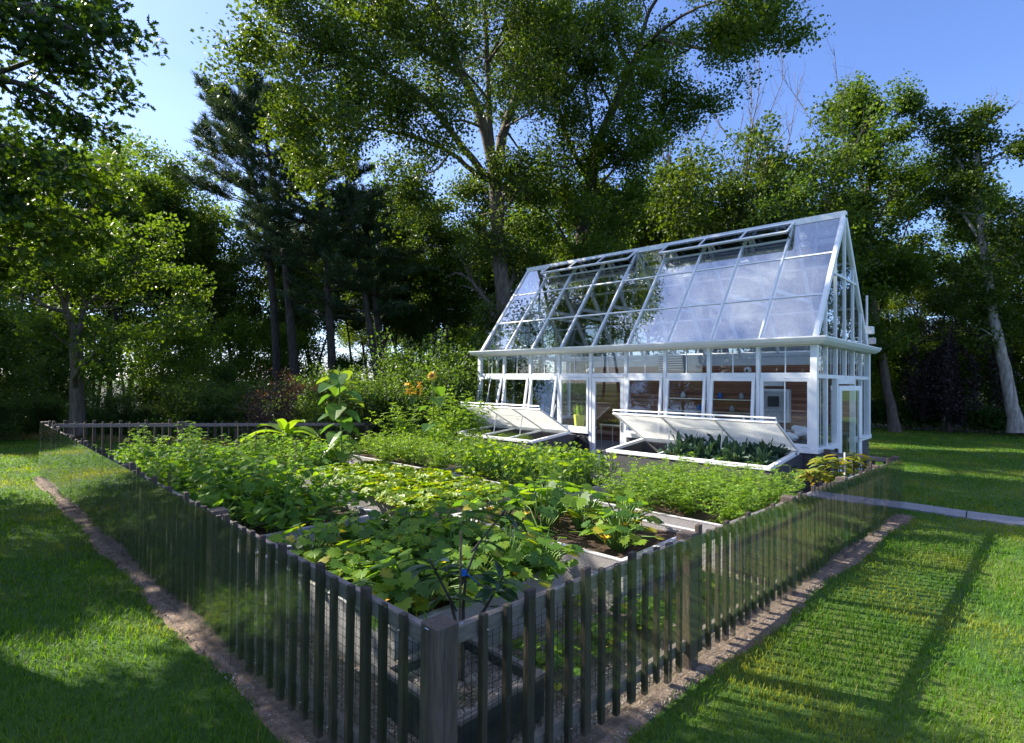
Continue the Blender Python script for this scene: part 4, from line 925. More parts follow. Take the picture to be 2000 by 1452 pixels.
hero('oak_tree', [
 ([(1125, 850, D), (1128, 600, D), (1138, 450, D), (1160, 300, D)], .42, .28),
 ([(1160, 300, D), (1195, 215, D), (1232, 140, D), (1250, 90, D-.5)], .24, .15),
 ([(1250, 95, D-.5), (1285, 75, D-1), (1335, 90, D-2), (1400, 98, D-3), (1470, 75, D-3.5), (1535, 85, D-4)], .12, .02),
 ([(1250, 90, D-.5), (1262, 30, D-1), (1300, -30, D-1.5), (1350, -120, D-2)], .12, .03),
 ([(1232, 140, D), (1200, 60, D), (1180, -40, D), (1170, -160, D)], .12, .03),
 ([(1150, 350, D), (1105, 270, D-1), (1085, 190, D-1.5), (1075, 110, D-2), (1090, 30, D-2)], .14, .03),
 ([(1270, 80, D-1), (1330, 30, D-2), (1400, 0, D-3), (1460, 10, D-3.5)], .08, .02),
 ([(1300, -30, D-1.5), (1370, -40, D-2), (1440, -60, D-2.5)], .07, .02),
 ([(1195, 215, D), (1240, 190, D-1), (1290, 160, D-1.5), (1300, 200, D-2)], .07, .02),
 ([(1140, 420, D), (1180, 350, D-1), (1230, 300, D-1), (1260, 260, D-1)], .09, .02),
 ([(1132, 520, D), (1090, 440, D-.6), (1050, 390, D-1)], .08, .02),
 ([(1132, 480, D), (1165, 420, D-1.2), (1215, 390, D-1.5)], .07, .02),
 ([(1130, 560, D), (1160, 510, D-1), (1190, 490, D-1.5)], .06, .02), ([(1130, 590, D), (1095, 540, D-1), (1060, 520, D-1.5)], .06, .02), ([(1160, 300, D), (1150, 200, D-1.5), (1130, 120, D-2)], .09, .02),
 ([(1195, 215, D), (1160, 130, D-2), (1150, 40, D-3)], .08, .02), ([(1232, 140, D), (1250, 200, D-2), (1240, 250, D-2.5)], .06, .02), ([(1160, 300, D), (1110, 330, D-1.5), (1060, 320, D-2)], .07, .02),
], 92000, .135, .38, (M_barkd, L_maple), 'tall oak leaning right behind the greenhouse ridge, limb reaching over the sky', 32, leaf_from=.32, dens=1.2, sl=2.4, gap=.26, sub=5)
D = 38
hero('clumpy_tree', [
 ([(1748, 845, D), (1728, 740, D), (1706, 620, D), (1694, 480, D), (1700, 330, D), (1690, 240, D)], .26, .09),
 ([(1698, 350, D), (1722, 290, D), (1750, 235, D-1), (1765, 212, D-1)], .10, .03),
 ([(1698, 400, D), (1670, 320, D), (1665, 260, D), (1680, 225, D)], .10, .03),
 ([(1694, 460, D), (1730, 400, D-1), (1755, 360, D-1)], .09, .03), ([(1694, 500, D), (1655, 440, D), (1630, 400, D)], .09, .03),
 ([(1700, 560, D), (1745, 520, D-1), (1780, 500, D-1)], .09, .03), ([(1702, 590, D), (1668, 545, D), (1650, 520, D)], .08, .03),
 ([(1690, 240, D), (1680, 210, D), (1660, 205, D)], .06, .02), ([(1685, 250, D), (1650, 225, D), (1620, 200, D), (1600, 205, D)], .05, .01),
], 36000, .17, .40, (M_bark, L_maple), 'slender reddish trunked tree with clumped crown standing right of the greenhouse', 33, leaf_from=.2, dens=1.2, sl=1.7, gap=.12, bare=(8,))
hero('clumpy_tree', [
 ([(1985, 845, D), (1968, 740, D), (1945, 650, D), (1925, 520, D), (1912, 400, D), (1905, 300, D), (1915, 235, D)], .30, .07),
 ([(1912, 400, D), (1880, 330, D), (1855, 280, D), (1838, 225, D)], .11, .03), ([(1908, 340, D), (1950, 300, D), (1990, 290, D-1)], .09, .03),
 ([(1920, 480, D), (1890, 430, D), (1860, 400, D), (1830, 380, D)], .09, .03), ([(1925, 520, D), (1965, 470, D), (2000, 440, D)], .09, .03),
 ([(1915, 240, D), (1930, 210, D), (1950, 180, D)], .05, .01), ([(1915, 250, D), (1955, 230, D), (1992, 195, D)], .05, .01), ([(1870, 300, D), (1830, 300, D), (1800, 275, D), (1790, 250, D)], .05, .01),
 ([(1945, 620, D), (1905, 570, D), (1880, 540, D)], .09, .03),
], 22000, .17, .38, (M_barkp, L_oak), 'tree with pale trunk foot and thin crown of dead twigs at the right edge', 34, leaf_from=.25, dens=1.2, sl=1.6, gap=.2, bare=(5, 6, 7))
D = 24
hero('gnarled_tree', [
 ([(152, 850, D), (150, 730, D), (148, 655, D)], .22, .19), ([(148, 660, D), (130, 610, D), (112, 560, D), (60, 500, D)], .13, .03),
 ([(148, 660, D), (162, 620, D), (160, 580, D), (200, 520, D-1)], .12, .03), ([(130, 610, D), (90, 600, D-1), (30, 560, D-1)], .08, .03), ([(160, 600, D), (220, 560, D), (270, 500, D)], .08, .02), ([(130, 590, D), (140, 500, D), (120, 430, D)], .08, .02),
 ([(162, 600, D), (240, 600, D), (300, 590, D-1)], .06, .02),
], 15000, .15, .34, (M_bark, L_wood), 'gnarled grey tree with forked trunk beyond the far left lawn', 35, leaf_from=.3, dens=1.2, sl=2.2)
# --- pines
def pine(name, trunk, tops, seed, ntuft, label, L0=3.4):
    r = np.random.default_rng(seed); base = at(*trunk[0]); pl = np.array([at(*q) for q in trunk])-base; bark = MB(); T = []; Dn = []
    n = 24; s = np.linspace(0, len(pl)-1, n); q = np.stack([np.interp(s, np.arange(len(pl)), pl[:, k]) for k in range(3)], 1)
    for _ in range(2): q[1:-1] = (q[:-2]+2*q[1:-1]+q[2:])/4
    bark.tube(q, np.linspace(.27, .05, n), 9); s0, nwh = tops
    for k in range(nwh):
        s = s0+(1-s0)*(k+.3*r.uniform())/nwh; p, d = along(q, min(s, .995)); u = (s-s0)/(1-s0)
        for j in range(r.integers(3, 6)):
            a = r.uniform(0, 6.28); L = L0*(.35+.9*(1-u)**.7*min(1, u*4+.4))*r.uniform(.55, 1.25)
            if r.uniform() < .12: continue
            el = -.05+.55*u+r.uniform(-.08, .12); b = polyline(p, (math.cos(a)*math.cos(el), math.sin(a)*math.cos(el), math.sin(el)), L, 5, r, .07, .05)
            bark.tube(b, np.linspace(.045*(1-.5*u), .012, 6), 4)
            for m in range(int(3+L*2.6)):
                t = .28+.72*r.uniform(); p2, d2 = along(b, t); sd = np.cross(d2, [0, 0, 1])*r.choice([-1, 1]); dd = d2*.9+sd*.75+np.array([0, 0, .1]); l2 = L*.30*(1.15-t)+.25
                bb = polyline(p2, dd, l2, 3, r, .08, .05); bark.tube(bb, [.014, .01, .007, .005], 3)
                for w in np.linspace(.15, 1, 5): c, dc = along(bb, w); T.append(c); Dn.append(dc)
            for w in np.linspace(.5, 1, 4): c, dc = along(b, w); T.append(c); Dn.append(dc)
    T = np.array(T); Dn = np.array(Dn); idx = r.integers(0, len(T), ntuft*7)
    c = T[idx]+r.normal(0, .06, (len(idx), 3)); h = unit(Dn[idx]*.9+r.normal(size=(len(idx), 3))*.55+np.array([0, 0, .25])); Z = unit(np.cross(h, r.normal(size=h.shape))); X = np.cross(h, Z)
    mb = MB(); mb.inst(np.array([(-.05, 0, 0), (.05, 0, 0), (0.02, 1, 0)]), np.array([[0, 1, 2]]), c, X*.36, h*r.uniform(.2, .36, (len(idx), 1)), Z)
    t = thing(name, tuple(base), label, 'pine tree'); bark.build('trunk', M_barkd, t, smooth=True); mb.build('crown', L_pine, t); return t
pine('pine_tree', [(585, 850, 31), (568, 640, 31), (552, 450, 31), (525, 300, 31), (505, 205, 31)], (.44, 19), 41, 5600, 'tall dark pine with the highest pointed top left of the oak', 3.7)
pine('pine_tree', [(545, 850, 33), (538, 640, 33), (520, 430, 33), (470, 290, 33), (455, 225, 33)], (.44, 16), 42, 4300, 'dark pine leaning left behind the tallest pine', 3.5)
pine('pine_tree', [(655, 850, 30), (648, 700, 30), (638, 520, 30), (628, 380, 30), (600, 200, 30)], (.36, 19), 43, 5600, 'dark dense pine whose top hides behind the drooping oak branches', 3.3)
pine('pine_tree', [(752, 850, 29), (735, 720, 29), (700, 500, 29), (675, 340, 29)], (.50, 11), 44, 3000, 'thin leaning pine with bare lower trunk, right of the dense pine', 2.8)
pine('pine_tree', [(762, 850, 29.6), (748, 700, 29.6), (722, 520, 29.6), (712, 380, 29.6)], (.55, 9), 45, 2300, 'second leaning pine trunk close beside the thin one', 2.6)
# --- near oak at the left edge (its trunk stands left of the frame)
D = 8.5
hero('oak_tree', [
 ([(-420, 1100, D), (-400, 700, D), (-380, 300, D), (-360, 0, D)], .30, .22),
 ([(-380, 150, D), (-250, 60, D), (-120, 20, D), (20, 10, D-.5), (130, 50, D-.8), (215, 105, D-1)], .10, .012),
 ([(-370, 0, D), (-240, -90, D), (-100, -120, D), (40, -90, D), (150, -40, D)], .09, .012),
 ([(-385, 300, D), (-270, 190, D), (-140, 150, D), (-20, 150, D-.3), (80, 175, D-.5), (150, 220, D-.6)], .08, .010),
 ([(-390, 420, D), (-280, 330, D), (-160, 290, D), (-40, 280, D-.3), (40, 290, D-.4), (80, 330, D-.4)], .08, .010),
 ([(-395, 500, D), (-280, 440, D), (-150, 400, D), (-40, 380, D), (30, 400, D)], .07, .010),
 ([(20, 10, D-.5), (90, 10, D-.5), (150, 15, D-.5), (190, 5, D-.5)], .03, .008), ([(-20, 150, D-.3), (60, 120, D-.3), (120, 110, D-.3), (180, 120, D-.3)], .03, .008),
 ([(-60, 60, D), (20, 70, D), (90, 90, D), (140, 95, D-.3)], .03, .008),
 ([(-370, 60, D), (-320, -200, D+1), (-200, -400, D+1.5)], .12, .03), ([(-390, 200, D), (-500, 0, D+1), (-600, -150, D+1)], .1, .03),
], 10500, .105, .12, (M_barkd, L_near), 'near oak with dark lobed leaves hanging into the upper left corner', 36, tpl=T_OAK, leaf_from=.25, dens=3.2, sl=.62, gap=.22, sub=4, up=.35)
D = 12
hero('maple_tree', [
 ([(-330, 1050, D), (-300, 700, D), (-260, 400, D)], .22, .12), ([(-270, 500, D), (-160, 420, D), (-40, 400, D), (60, 410, D-.4), (150, 420, D-.6), (190, 440, D-.6)], .07, .012),
 ([(-280, 560, D), (-160, 500, D), (-40, 480, D), (60, 490, D-.3), (160, 500, D-.5)], .07, .012), ([(-290, 640, D), (-180, 590, D), (-70, 560, D), (10, 560, D)], .06, .012),
 ([(-265, 440, D), (-150, 340, D), (-30, 330, D), (80, 350, D-.3), (160, 360, D-.4)], .07, .012),
 ([(-260, 400, D), (-170, 250, D+1), (-60, 160, D+1)], .08, .02), ([(-270, 420, D), (-350, 200, D+1), (-450, 60, D+1)], .08, .02), ([(-290, 600, D), (-420, 500, D), (-560, 450, D)], .08, .02),
], 8500, .13, .18, (M_barkd, L_maple), 'maple with bright backlit leaves at the left edge below the near oak', 37, tpl=T_OAK, leaf_from=.3, dens=2.2, sl=.95, gap=.25, sub=4, up=.7)
# unseen trees added left of the view to shade the left lawn
for x, y, k, sc in [(-4.6, 6.2, 'under', .5), (-7.5, 9.5, 'maple', .6), (-5.8, 8.3, 'under', .62), (-6.8, 12.8, 'maple', .62), (-5.6, 17.5, 'maple', .60), (-9.5, 15, 'maple', .66), (-10, 22, 'maple', .64), (-8.5, 5.5, 'maple', .55)]:
    dup(K_[k], (x, y, -.02), rr_.uniform(0, 6), sc, 'unseen tree added left of the view to shade the lawn', 'tree', 'unseen trees added to shade the left lawn')

# --- special shrubs
def purple_tree():
    r = np.random.default_rng(51); bark = MB(); tw = []
    for k in range(9):
        a = r.uniform(0, 6.28); pl = polyline((0, 0, .1), (math.cos(a)*.55, math.sin(a)*.55, 1), r.uniform(2.0, 3.3), 6, r, .12, .02); bark.tube(pl, np.linspace(.04, .008, 7), 5); branch_out(bark, pl, .04, .008, r, tw, 8, 1.0, s0=.25, sub=3, up=.03, spread=1.1)
    t = thing('copper_beech', gz(500, 18.5), 'small purple leaved tree with airy branches behind the far fence', 'tree'); bark.build('trunk', M_barkd, t); leafup(tw, 3000, .08, .12, r, up=.4, gap=.1).build('crown', L_purple, t); t.scale = (.85,)*3
purple_tree()
def weeping(px, D, H):
    r = np.random.default_rng(52); bark = MB(); tw = []; tk = polyline((0, 0, 0), (0, 0, 1), H, 8, r, .08, .05); bark.tube(tk, np.linspace(.16, .04, 9), 8)
    for k in range(46):
        s = r.uniform(.35, 1); p, d = along(tk, s); a = r.uniform(0, 6.28); L = 1.0; b = [p]; dd = np.array([math.cos(a)*.55, math.sin(a)*.55, .5])
        for _ in range(9): dd = unit(dd*np.array([.8, .8, 1])+np.array([0, 0, -.42])+r.normal(0, .08, 3)); b.append(b[-1]+dd*max(.12, (H*s*.95)/9)); 
        b = np.array(b); b[:, 2] = np.maximum(b[:, 2], .15); bark.tube(b, np.linspace(.03, .006, 10), 3); tw += [along(b, q)[0] for q in np.linspace(.15, 1, 16)]
    t = thing('weeping_beech', gz(px, D), 'dark purple weeping tree on the far side of the right lawn', 'tree'); bark.build('trunk', M_barkd, t); leafup(tw, 16000, .13, .17, r, up=.1, gap=.03).build('crown', L_dpurple, t)
weeping(1853, 39.5, 6.3)
for i, (a, b, lab) in enumerate([(1690, 1738, 'clipped looking dark hedge segment between the greenhouse and the reddish trunk'), (1752, 1822, 'dark green hedge between the reddish trunk and the weeping tree'), (1885, 1972, 'dark green hedge between the weeping tree and the pale trunk'), (1995, 2100, 'dark green hedge at the right edge behind the pale trunk')]):
    r = np.random.default_rng(60+i); p = np.array(gz(a, 40.5)); q = np.array(gz(b, 40.5)); L = np.linalg.norm(q-p); n = int(L*3800); u = r.uniform(0, 1, (n, 1)); tt = r.beta(1, 1, (n, 1))
    bumps = 1.45+.22*np.sin(u*L*1.7+i)+.12*np.sin(u*L*4.1); pos = (q-p)*u+np.array([0, 0, 1])*bumps*np.sqrt(r.uniform(.02, 1, (n, 1)))+r.normal(0, .45, (n, 3))*np.array([1, 1, .12])
    t = thing('hedge', tuple(p), lab, 'hedge'); mb = MB(); rand_leaves(mb, pos, .13, *T_DIA, r, up=.4); mb.build('foliage', L_hedge, t)
    mb = MB()
    for k in range(int(L/.6)+1): mb.tube(polyline((q-p)*(k*.6/L), (r.normal(0, .2), r.normal(0, .2), 1), 1.1, 3, r, .1, 0), [.03, .025, .02, .01], 4)
    mb.build('stems', M_barkd, t)
# low ground cover under the wood edge
r = np.random.default_rng(70); n = 60000
px = r.uniform(-300, 960, n); Dd = 20+np.clip((960-px)/960, 0, 1.2)*6.0+r.uniform(0, 5.5, n)**1.0; yaw0 = np.arctan((px-1000)/FPX); a = YAW-yaw0
X_ = CAM[0]+np.cos(a)*Dd; Y_ = CAM[1]+np.sin(a)*Dd; ok = np.array([forest(x, y) for x, y in zip(X_, Y_)]) 
pos = np.stack([X_, Y_, zf(X_)+np.abs(r.normal(0, .33, n))], 1)[ok]
mb = MB(); rand_leaves(mb, pos, .14, *T_DIA, r, up=.7); tag(mb.build('ground_cover', L_hedge), 'low dark leafy ground cover along the foot of the wood', 'ground cover', kind='stuff')

# ------------------------------------------------------------------ garden plants
def leaf_at(mb, P, nrm, head, size, tpl, mi=0):
    P = np.atleast_2d(P); X, Y, Z = frames(np.atleast_2d(nrm), np.atleast_2d(head)); s = np.reshape(size, (-1, 1)); mb.inst(*tpl, P, X*s, Y*s, Z*s, mi)
def flower(P, size, r, col):
    mb = MB(); k = 6
    for i in range(k):
        a = i*2*math.pi/k; h = np.array([math.cos(a), math.sin(a), .55]); leaf_at(mb, P, (-h[0], -h[1], 1.2), h, size, T_ELL)
    return mb
def squash(seed, n, R_, h, size, leaf=L_squash, nfl=2):
    r = np.random.default_rng(seed); t = thing('squash_plant', (0, 0, 0), '-', 'squash plant'); st = MB(); lf = MB()
    for k in range(n):
        a = k*2.4+r.uniform(-.4, .4); rad = R_*math.sqrt((k+.5)/n)*r.uniform(.8, 1.15); hh = h*(1.05-.55*(rad/R_)**1.5)*r.uniform(.75, 1.15)
        e = np.array([rad*math.cos(a), rad*math.sin(a), hh]); b = np.array([.05*math.cos(a), .05*math.sin(a), 0]); m_ = b*.4+e*.6+np.array([0, 0, .06]); m_[:2] = b[:2]*.5+e[:2]*.5
        st.tube([b, m_, e], [.011, .009, .006], 5)
        out_ = np.array([math.cos(a), math.sin(a), 0]); s = size*r.uniform(.7, 1.2)
        leaf_at(lf, e-out_*.12*s, np.array([0, 0, 1])+out_*r.uniform(.1, .7)+r.normal(0, .22, 3), out_+r.normal(0, .25, 3), s, T_SQ)
    st.build('stems', M_stem, t, smooth=True); lf.build('leaves', leaf, t)
    for k in range(nfl):
        a = r.uniform(0, 6.28); q = R_*r.uniform(.2, .7); z = h*r.uniform(.25, .6); p = np.array([q*math.cos(a), q*math.sin(a), z]); f = flower(p, .085, r, M_yel); f.tube([p-(0, 0, z*.8), p], .004, 3); f.build('flower', M_yel, t)
    return kids(t)
def vine(seed, n, R_, h, size, leaf=L_vine, tpl=T_HEART, name='cucumber_vine', fl=4, rag=.5, cat='vine'):
    r = np.random.default_rng(seed); t = thing(name, (0, 0, 0), '-', cat); st = MB(); lf = MB(); P = []; Hd = []
    for k in range(7):
        a = k*.9+r.uniform(0, .5); pl = polyline((0, 0, 0), (math.cos(a), math.sin(a), .9*h/R_), R_*1.1, 7, r, .25, -.05); pl[:, 2] = np.maximum(pl[:, 2], .02); st.tube(pl, .005, 4)
        for m_ in range(n//7):
            p, d = along(pl, r.uniform(.1, 1)); q = p+np.array([r.normal(0, .1), r.normal(0, .1), r.uniform(.04, .8)*h*rag+.04]); P.append(q); Hd.append(np.array([math.cos(a), math.sin(a), -.2])); st.tube([p, q], .0028, 3)
    P = np.array(P); Hd = np.array(Hd)+r.normal(0, .5, (len(P), 3)); leaf_at(lf, P, r.normal(0, .4, (len(P), 3))+(0, 0, .9), Hd, size*r.uniform(.55, 1.2, len(P)), tpl)
    st.build('stems', M_stem, t); lf.build('leaves', leaf, t)
    for k in range(fl): flower(P[r.integers(len(P))]+(0, 0, .03), .032, r, None).build('flower', M_yel, t)
    return kids(t)
def tomato(seed, nst, h, R_, size, leaf=L_tom, name='tomato_plant', dens=11, label='-', cat='tomato plant', fl=0):
    r = np.random.default_rng(seed); t = thing(name, (0, 0, 0), '-', cat); st = MB(); lf = MB(); LP = []; LH = []; LN = []; LS = []
    for k in range(nst):
        a = r.uniform(0, 6.28); q = R_*math.sqrt(r.uniform(0, 1))*.6; hh = h*r.uniform(.7, 1.12)
        pl = polyline((q*.4*math.cos(a), q*.4*math.sin(a), 0), (math.cos(a)*R_*.75, math.sin(a)*R_*.75, h), hh, 6, r, .13, .04); st.tube(pl, np.linspace(.007, .002, 7), 4)
        for m_ in range(dens):
            s = .12+.88*(m_+r.uniform())/dens; p, d = along(pl, s); b = r.uniform(0, 6.28); L = r.uniform(.12, .22)*(1.15-.45*s)*size/.05*.9
            rc = polyline(p, (math.cos(b), math.sin(b), .55), L, 3, r, .08, -.16); st.tube(rc, .0018, 3); hd = unit(rc[-1]-rc[0])
            side = np.cross(hd, [0, 0, 1]); side /= np.linalg.norm(side)+1e-9
            for w, sg in ((.3, 1), (.33, -1), (.55, 1), (.6, -1), (.8, 1), (.82, -1), (1, 0)):
                c, _ = along(rc, w); LP.append(c); LH.append(hd*(.5 if sg else 1)+side*sg+r.normal(0, .15, 3)); LN.append(np.array([0, 0, 1])+r.normal(0, .35, 3)); LS.append(size*r.uniform(.8, 1.3)*(1.25 if sg == 0 else 1))
    leaf_at(lf, np.array(LP), np.array(LN), np.array(LH), np.array(LS), (T_DIA[0]*np.array([.85, 1, 1]), T_DIA[1])); st.build('stems', M_stem, t); lf.build('leaves', leaf, t)
    for k in range(fl): flower(np.array(LP[r.integers(len(LP))])+(0, 0, .02), .022, r, None).build('flower', M_yel, t)
    return kids(t)
def straw(seed, n=44):
    r = np.random.default_rng(seed); t = thing('strawberry_plant', (0, 0, 0), '-', 'strawberry plant'); st = MB(); P = []; H_ = []; Nn = []; S = []
    for k in range(n):
        a = r.uniform(0, 6.28); L = .20*math.sqrt(r.uniform(.03, 1)); e = np.array([L*math.cos(a), L*math.sin(a), r.uniform(.09, .21)*(1.1-L*1.2)]); st.tube([(0, 0, 0), e], .0022, 3)
        nn = np.array([0, 0, 1])+np.array([math.cos(a), math.sin(a), 0])*.5+r.normal(0, .25, 3)
        for da in (-1.25, 0, 1.25): P.append(e); H_.append((math.cos(a+da), math.sin(a+da), .1)); Nn.append(nn); S.append(r.uniform(.05, .075))
    lf = MB(); leaf_at(lf, np.array(P), np.array(Nn), np.array(H_), np.array(S), T_RND); st.build('stems', M_stem, t); lf.build('leaves', L_straw, t); return kids(t)
def kale(seed):
    r = np.random.default_rng(seed); t = thing('kale_plant', (0, 0, 0), '-', 'kale plant'); lf = MB(); st = MB(); st.tube([(0, 0, 0), (0, 0, .16)], [.014, .012], 6)
    for k in range(26):
        a = k*2.4; el = .35+1.0*k/26; L = r.uniform(.26, .40); pl = polyline((0, 0, .08+.006*k), (math.cos(a)*math.cos(el), math.sin(a)*math.cos(el), math.sin(el)), L, 7, r, .05, -.11)
        st.tube(pl, .003, 3); side = np.cross(unit(pl[-1]-pl[0]), [0, 0, 1]); side /= np.linalg.norm(side); W = .038*np.sin(np.linspace(.35, 3.0, 8))+.006
        v = []
        for i in range(8):
            for sg in (-1, -.5, 0, .5, 1): v.append(pl[i]+side*sg*W[i]+np.array([0, 0, abs(sg)*.018+r.uniform(-.02, .02)*abs(sg)*2]))
        f = [(i*5+j, i*5+j+1, i*5+j+6, i*5+j+5) for i in range(7) for j in range(4)]; lf.add(v, f)
    st.build('stems', M_stem, t); lf.build('leaves', L_kale, t); return kids(t)
def whorl(mb, st, p, d, n, size, r, tpl=T_ELL, droop=.5):
    st.tube([p-d*.12, p], .008, 5)
    for k in range(n):
        a = k*2.4+r.uniform(-.3, .3); e1 = unit(np.cross(d, [.3, .9, .1])); e2 = np.cross(d, e1); h = e1*math.cos(a)+e2*math.sin(a)+d*r.uniform(-.2, .7)-np.array([0, 0, droop*r.uniform(.2, 1.1)])
        leaf_at(mb, p-d*.02*k*.6, d+h*-.1+r.normal(0, .25, 3)+(0, 0, .6), h, size*r.uniform(.7, 1.2), tpl)
rg = np.random.default_rng(77)
def plant_row(proto, key, pts, sc, label, group, cat=None, first=True, zo=0):
    z = BEDS[key][4]
    for i, (x, y) in enumerate(pts):
        s = sc*rg.uniform(.88, 1.12)
        if first and i == 0:
            proto.location = (x, y, z+zo); proto.scale = (s,)*3; tag(proto, label, None, group)
        else: dup(proto, (x, y, z+zo), rg.uniform(0, 6.28), s, label, cat or proto['category'], group)
def grid(key, nx, ny, m_=.22, jit=.08, clip=None):
    x0, x1, y0, y1, _ = BEDS[key]
    if clip: x0, x1, y0, y1 = clip
    return [(x0+m_+(x1-x0-2*m_)*(i+.5*(j % 2)*.6)/max(1, nx-1+.3)+rg.uniform(-jit, jit), y0+m_+(y1-y0-2*m_)*j/max(1, ny-1)+rg.uniform(-jit, jit)) for i in range(nx) for j in range(ny)]
K1T = tomato(49, 9, .62, .36, .045, fl=2, name='feathery_plant'); K1T.location = (1.45, 2.25, BEDS['one'][4]); tag(K1T, 'slender feathery leaved plant poking up among the squash in the near bed', 'leafy plant', 'feathery plants in the near bed')
q1, q2, q3 = squash(1, 50, .50, .46, .135), squash(2, 28, .55, .52, .18), squash(3, 38, .42, .40, .125, nfl=3)
plant_row(q1, 'one', grid('one', 3, 3, .32, clip=(.66, 2.5, 1.2, 3.5)), .95, 'broad leaved squash plant crowding the near raised bed', 'squash plants in the near bed')
plant_row(q3, 'one', [(.95, 1.65), (1.9, 2.1), (2.3, 2.9), (1.3, 3.2), (2.3, 1.55), (1.5, 1.6), (2.0, 3.1), (.95, 2.5), (2.5, 1.9), (2.52, 2.6), (2.4, 1.4)], 1.0, 'broad leaved squash plant crowding the near raised bed', 'squash plants in the near bed')
plant_row(K1T, 'one', [(1.25, 2.9), (2.1, 2.5), (1.7, 3.2), (1.0, 2.2), (2.3, 3.3)], .62, 'slender feathery leaved plant poking up among the squash in the near bed', 'feathery plants in the near bed', first=False)
plant_row(q2, 'two', [(3.55, 3.15), (3.62, 2.45), (4.25, 2.9), (4.05, 2.15)], .98, 'large lobed squash plant standing over bare soil in the bed by the right fence', 'squash plants in the right bed')
plant_row(q3, 'two', [(3.65, 1.35), (4.15, 1.6), (4.45, 3.35)], 1.1, 'large lobed squash plant standing over bare soil in the bed by the right fence', 'squash plants in the right bed', first=False)
for i, (x, y, sc_, lab) in enumerate([(1.62, .72, .62, 'squash plant growing at ground level beside the corner planter'), (2.25, .66, .68, 'ground level squash plant, second from the corner planter along the right fence'), (2.95, .62, .66, 'ground level squash plant in front of the gap between the two near beds'),
                                    (3.6, .56, .60, 'ground level squash plant before the left half of the right bed'), (4.25, .55, .58, 'ground level squash plant before the right corner of the right bed'), (2.88, 1.5, .5, 'small squash plant in the path between the two near beds')]):
    dup((q1, q3)[i % 2], (x, y, float(zf(x))), i*1.1, sc_, lab, 'squash plant', 'squash plants on the ground by the right fence')
v1, v2 = vine(11, 130, .62, .42, .125), vine(12, 120, .55, .60, .115, rag=.8)
plant_row(v1, 'three', grid('three', 3, 6, .25, clip=(.72, 2.28, 4.65, 8.6)), 1.0, 'sprawling cucumber vine with heart shaped leaves in the long bed by the left fence', 'cucumber vines in the left bed')
plant_row(v2, 'three', grid('three', 2, 4, .4, clip=(.72, 2.2, 5.0, 8.6)), 1.0, 'sprawling cucumber vine with heart shaped leaves in the long bed by the left fence', 'cucumber vines in the left bed')
s1, s2 = straw(21), straw(22)
g4 = grid('four', 6, 12, .14, .05); plant_row(s1, 'four', g4[::2], 1.12, 'small yellow green strawberry plant in the packed central bed', 'strawberry plants'); plant_row(s2, 'four', g4[1::2], 1.12, 'small yellow green strawberry plant in the packed central bed', 'strawberry plants')
plant_row(s1, 'four', [(3.02+.03*k, 4.3+.28*k) for k in range(6)]+[(3.2+.27*k, 4.14) for k in range(6)], 1.05, 'strawberry plant trailing over the edge of the central bed', 'strawberry plants on the bed edge', first=False)
b1 = vine(31, 150, .45, .52, .085, L_bean, T_RND, 'bean_plant', fl=0, rag=1.0, cat='bean plant')
plant_row(b1, 'five', grid('five', 4, 6, .25), 1.0, 'pale leaved bean plant in the bed before the greenhouse door', 'bean plants')
t1, t2 = tomato(41, 11, .70, .42, .050, fl=3), tomato(42, 12, .60, .46, .045, fl=2)
plant_row(t1, 'six', grid('six', 4, 4, .25, .1), .86, 'bushy tomato plant in the wide bed before the right cold frame', 'tomato plants in the right bed'); plant_row(t2, 'six', grid('six', 4, 3, .3, .1), .84, 'bushy tomato plant in the wide bed before the right cold frame', 'tomato plants in the right bed')
plant_row(t2, 'seven', grid('seven', 4, 5, .3, .12), .95, 'feathery green bush in the bed before the left cold frame', 'green bushes in the far bed', first=False); plant_row(t1, 'seven', grid('seven', 3, 4, .3, .12), .9, 'feathery green bush in the bed before the left cold frame', 'green bushes in the far bed', first=False)
plant_row(v2, 'eight', grid('eight', 3, 3, .35, .1), .85, 'low leafy vegetable in the small bed before the sunflower', 'low vegetables in the small bed', first=False); plant_row(t1, 'eight', grid('eight', 2, 3, .4, .1), .8, 'low leafy vegetable in the small bed before the sunflower', 'low vegetables in the small bed', first=False)
c1 = tomato(43, 5, 1.05, .22, .055, L_vine, 'climbing_bean', 13, cat='climbing bean')
plant_row(v1, 'nine', grid('nine', 3, 5, .3, .1), .72, 'leafy vine covering the far left bed', 'vines in the far left bed', first=False)
plant_row(c1, 'nine', [(1.2, 9.6), (1.9, 10.2), (1.1, 11.2), (2.2, 11.3), (1.6, 12.6), (2.3, 9.4)], .85, 'tall climbing bean rising above the far left bed', 'climbing beans in the left beds')
plant_row(c1, 'three', [(2.0, 7.3), (1.3, 8.1), (2.25, 8.3)], .95, 'climbing bean growing up a cane at the back of the long left bed', 'canes and beans in the left bed', first=False)
t3 = tomato(45, 14, 1.25, .42, .058, L_tom, 'tall_tomato_plant', 17)
zb = BEDS['seven'][4]
for i, (x, y, s, lab) in enumerate([(7.9, 9.6, 1.42, 'tallest bushy light green plant with orange flowers behind its top'), (8.35, 8.9, 1.2, 'bushy light green plant right beside the tallest one, before the left cold frame'), (7.2, 10.4, 1.15, 'bushy light green plant left of the tallest one'), (8.6, 10.6, 1.0, 'bushy plant reaching the left end of the left cold frame'), (7.3, 9.2, .8, 'waist high bushy plant in front of the tallest bush')]):
    if i == 0: t3.location = (x, y, zb-.2); t3.scale = (s,)*3; tag(t3, lab, None, 'tall bushes before the left cold frame')
    else: dup(t3, (x, y, zb-.2), i*1.3, s, lab, 'tomato plant', 'tall bushes before the left cold frame')
k1, k2 = kale(51), kale(52)
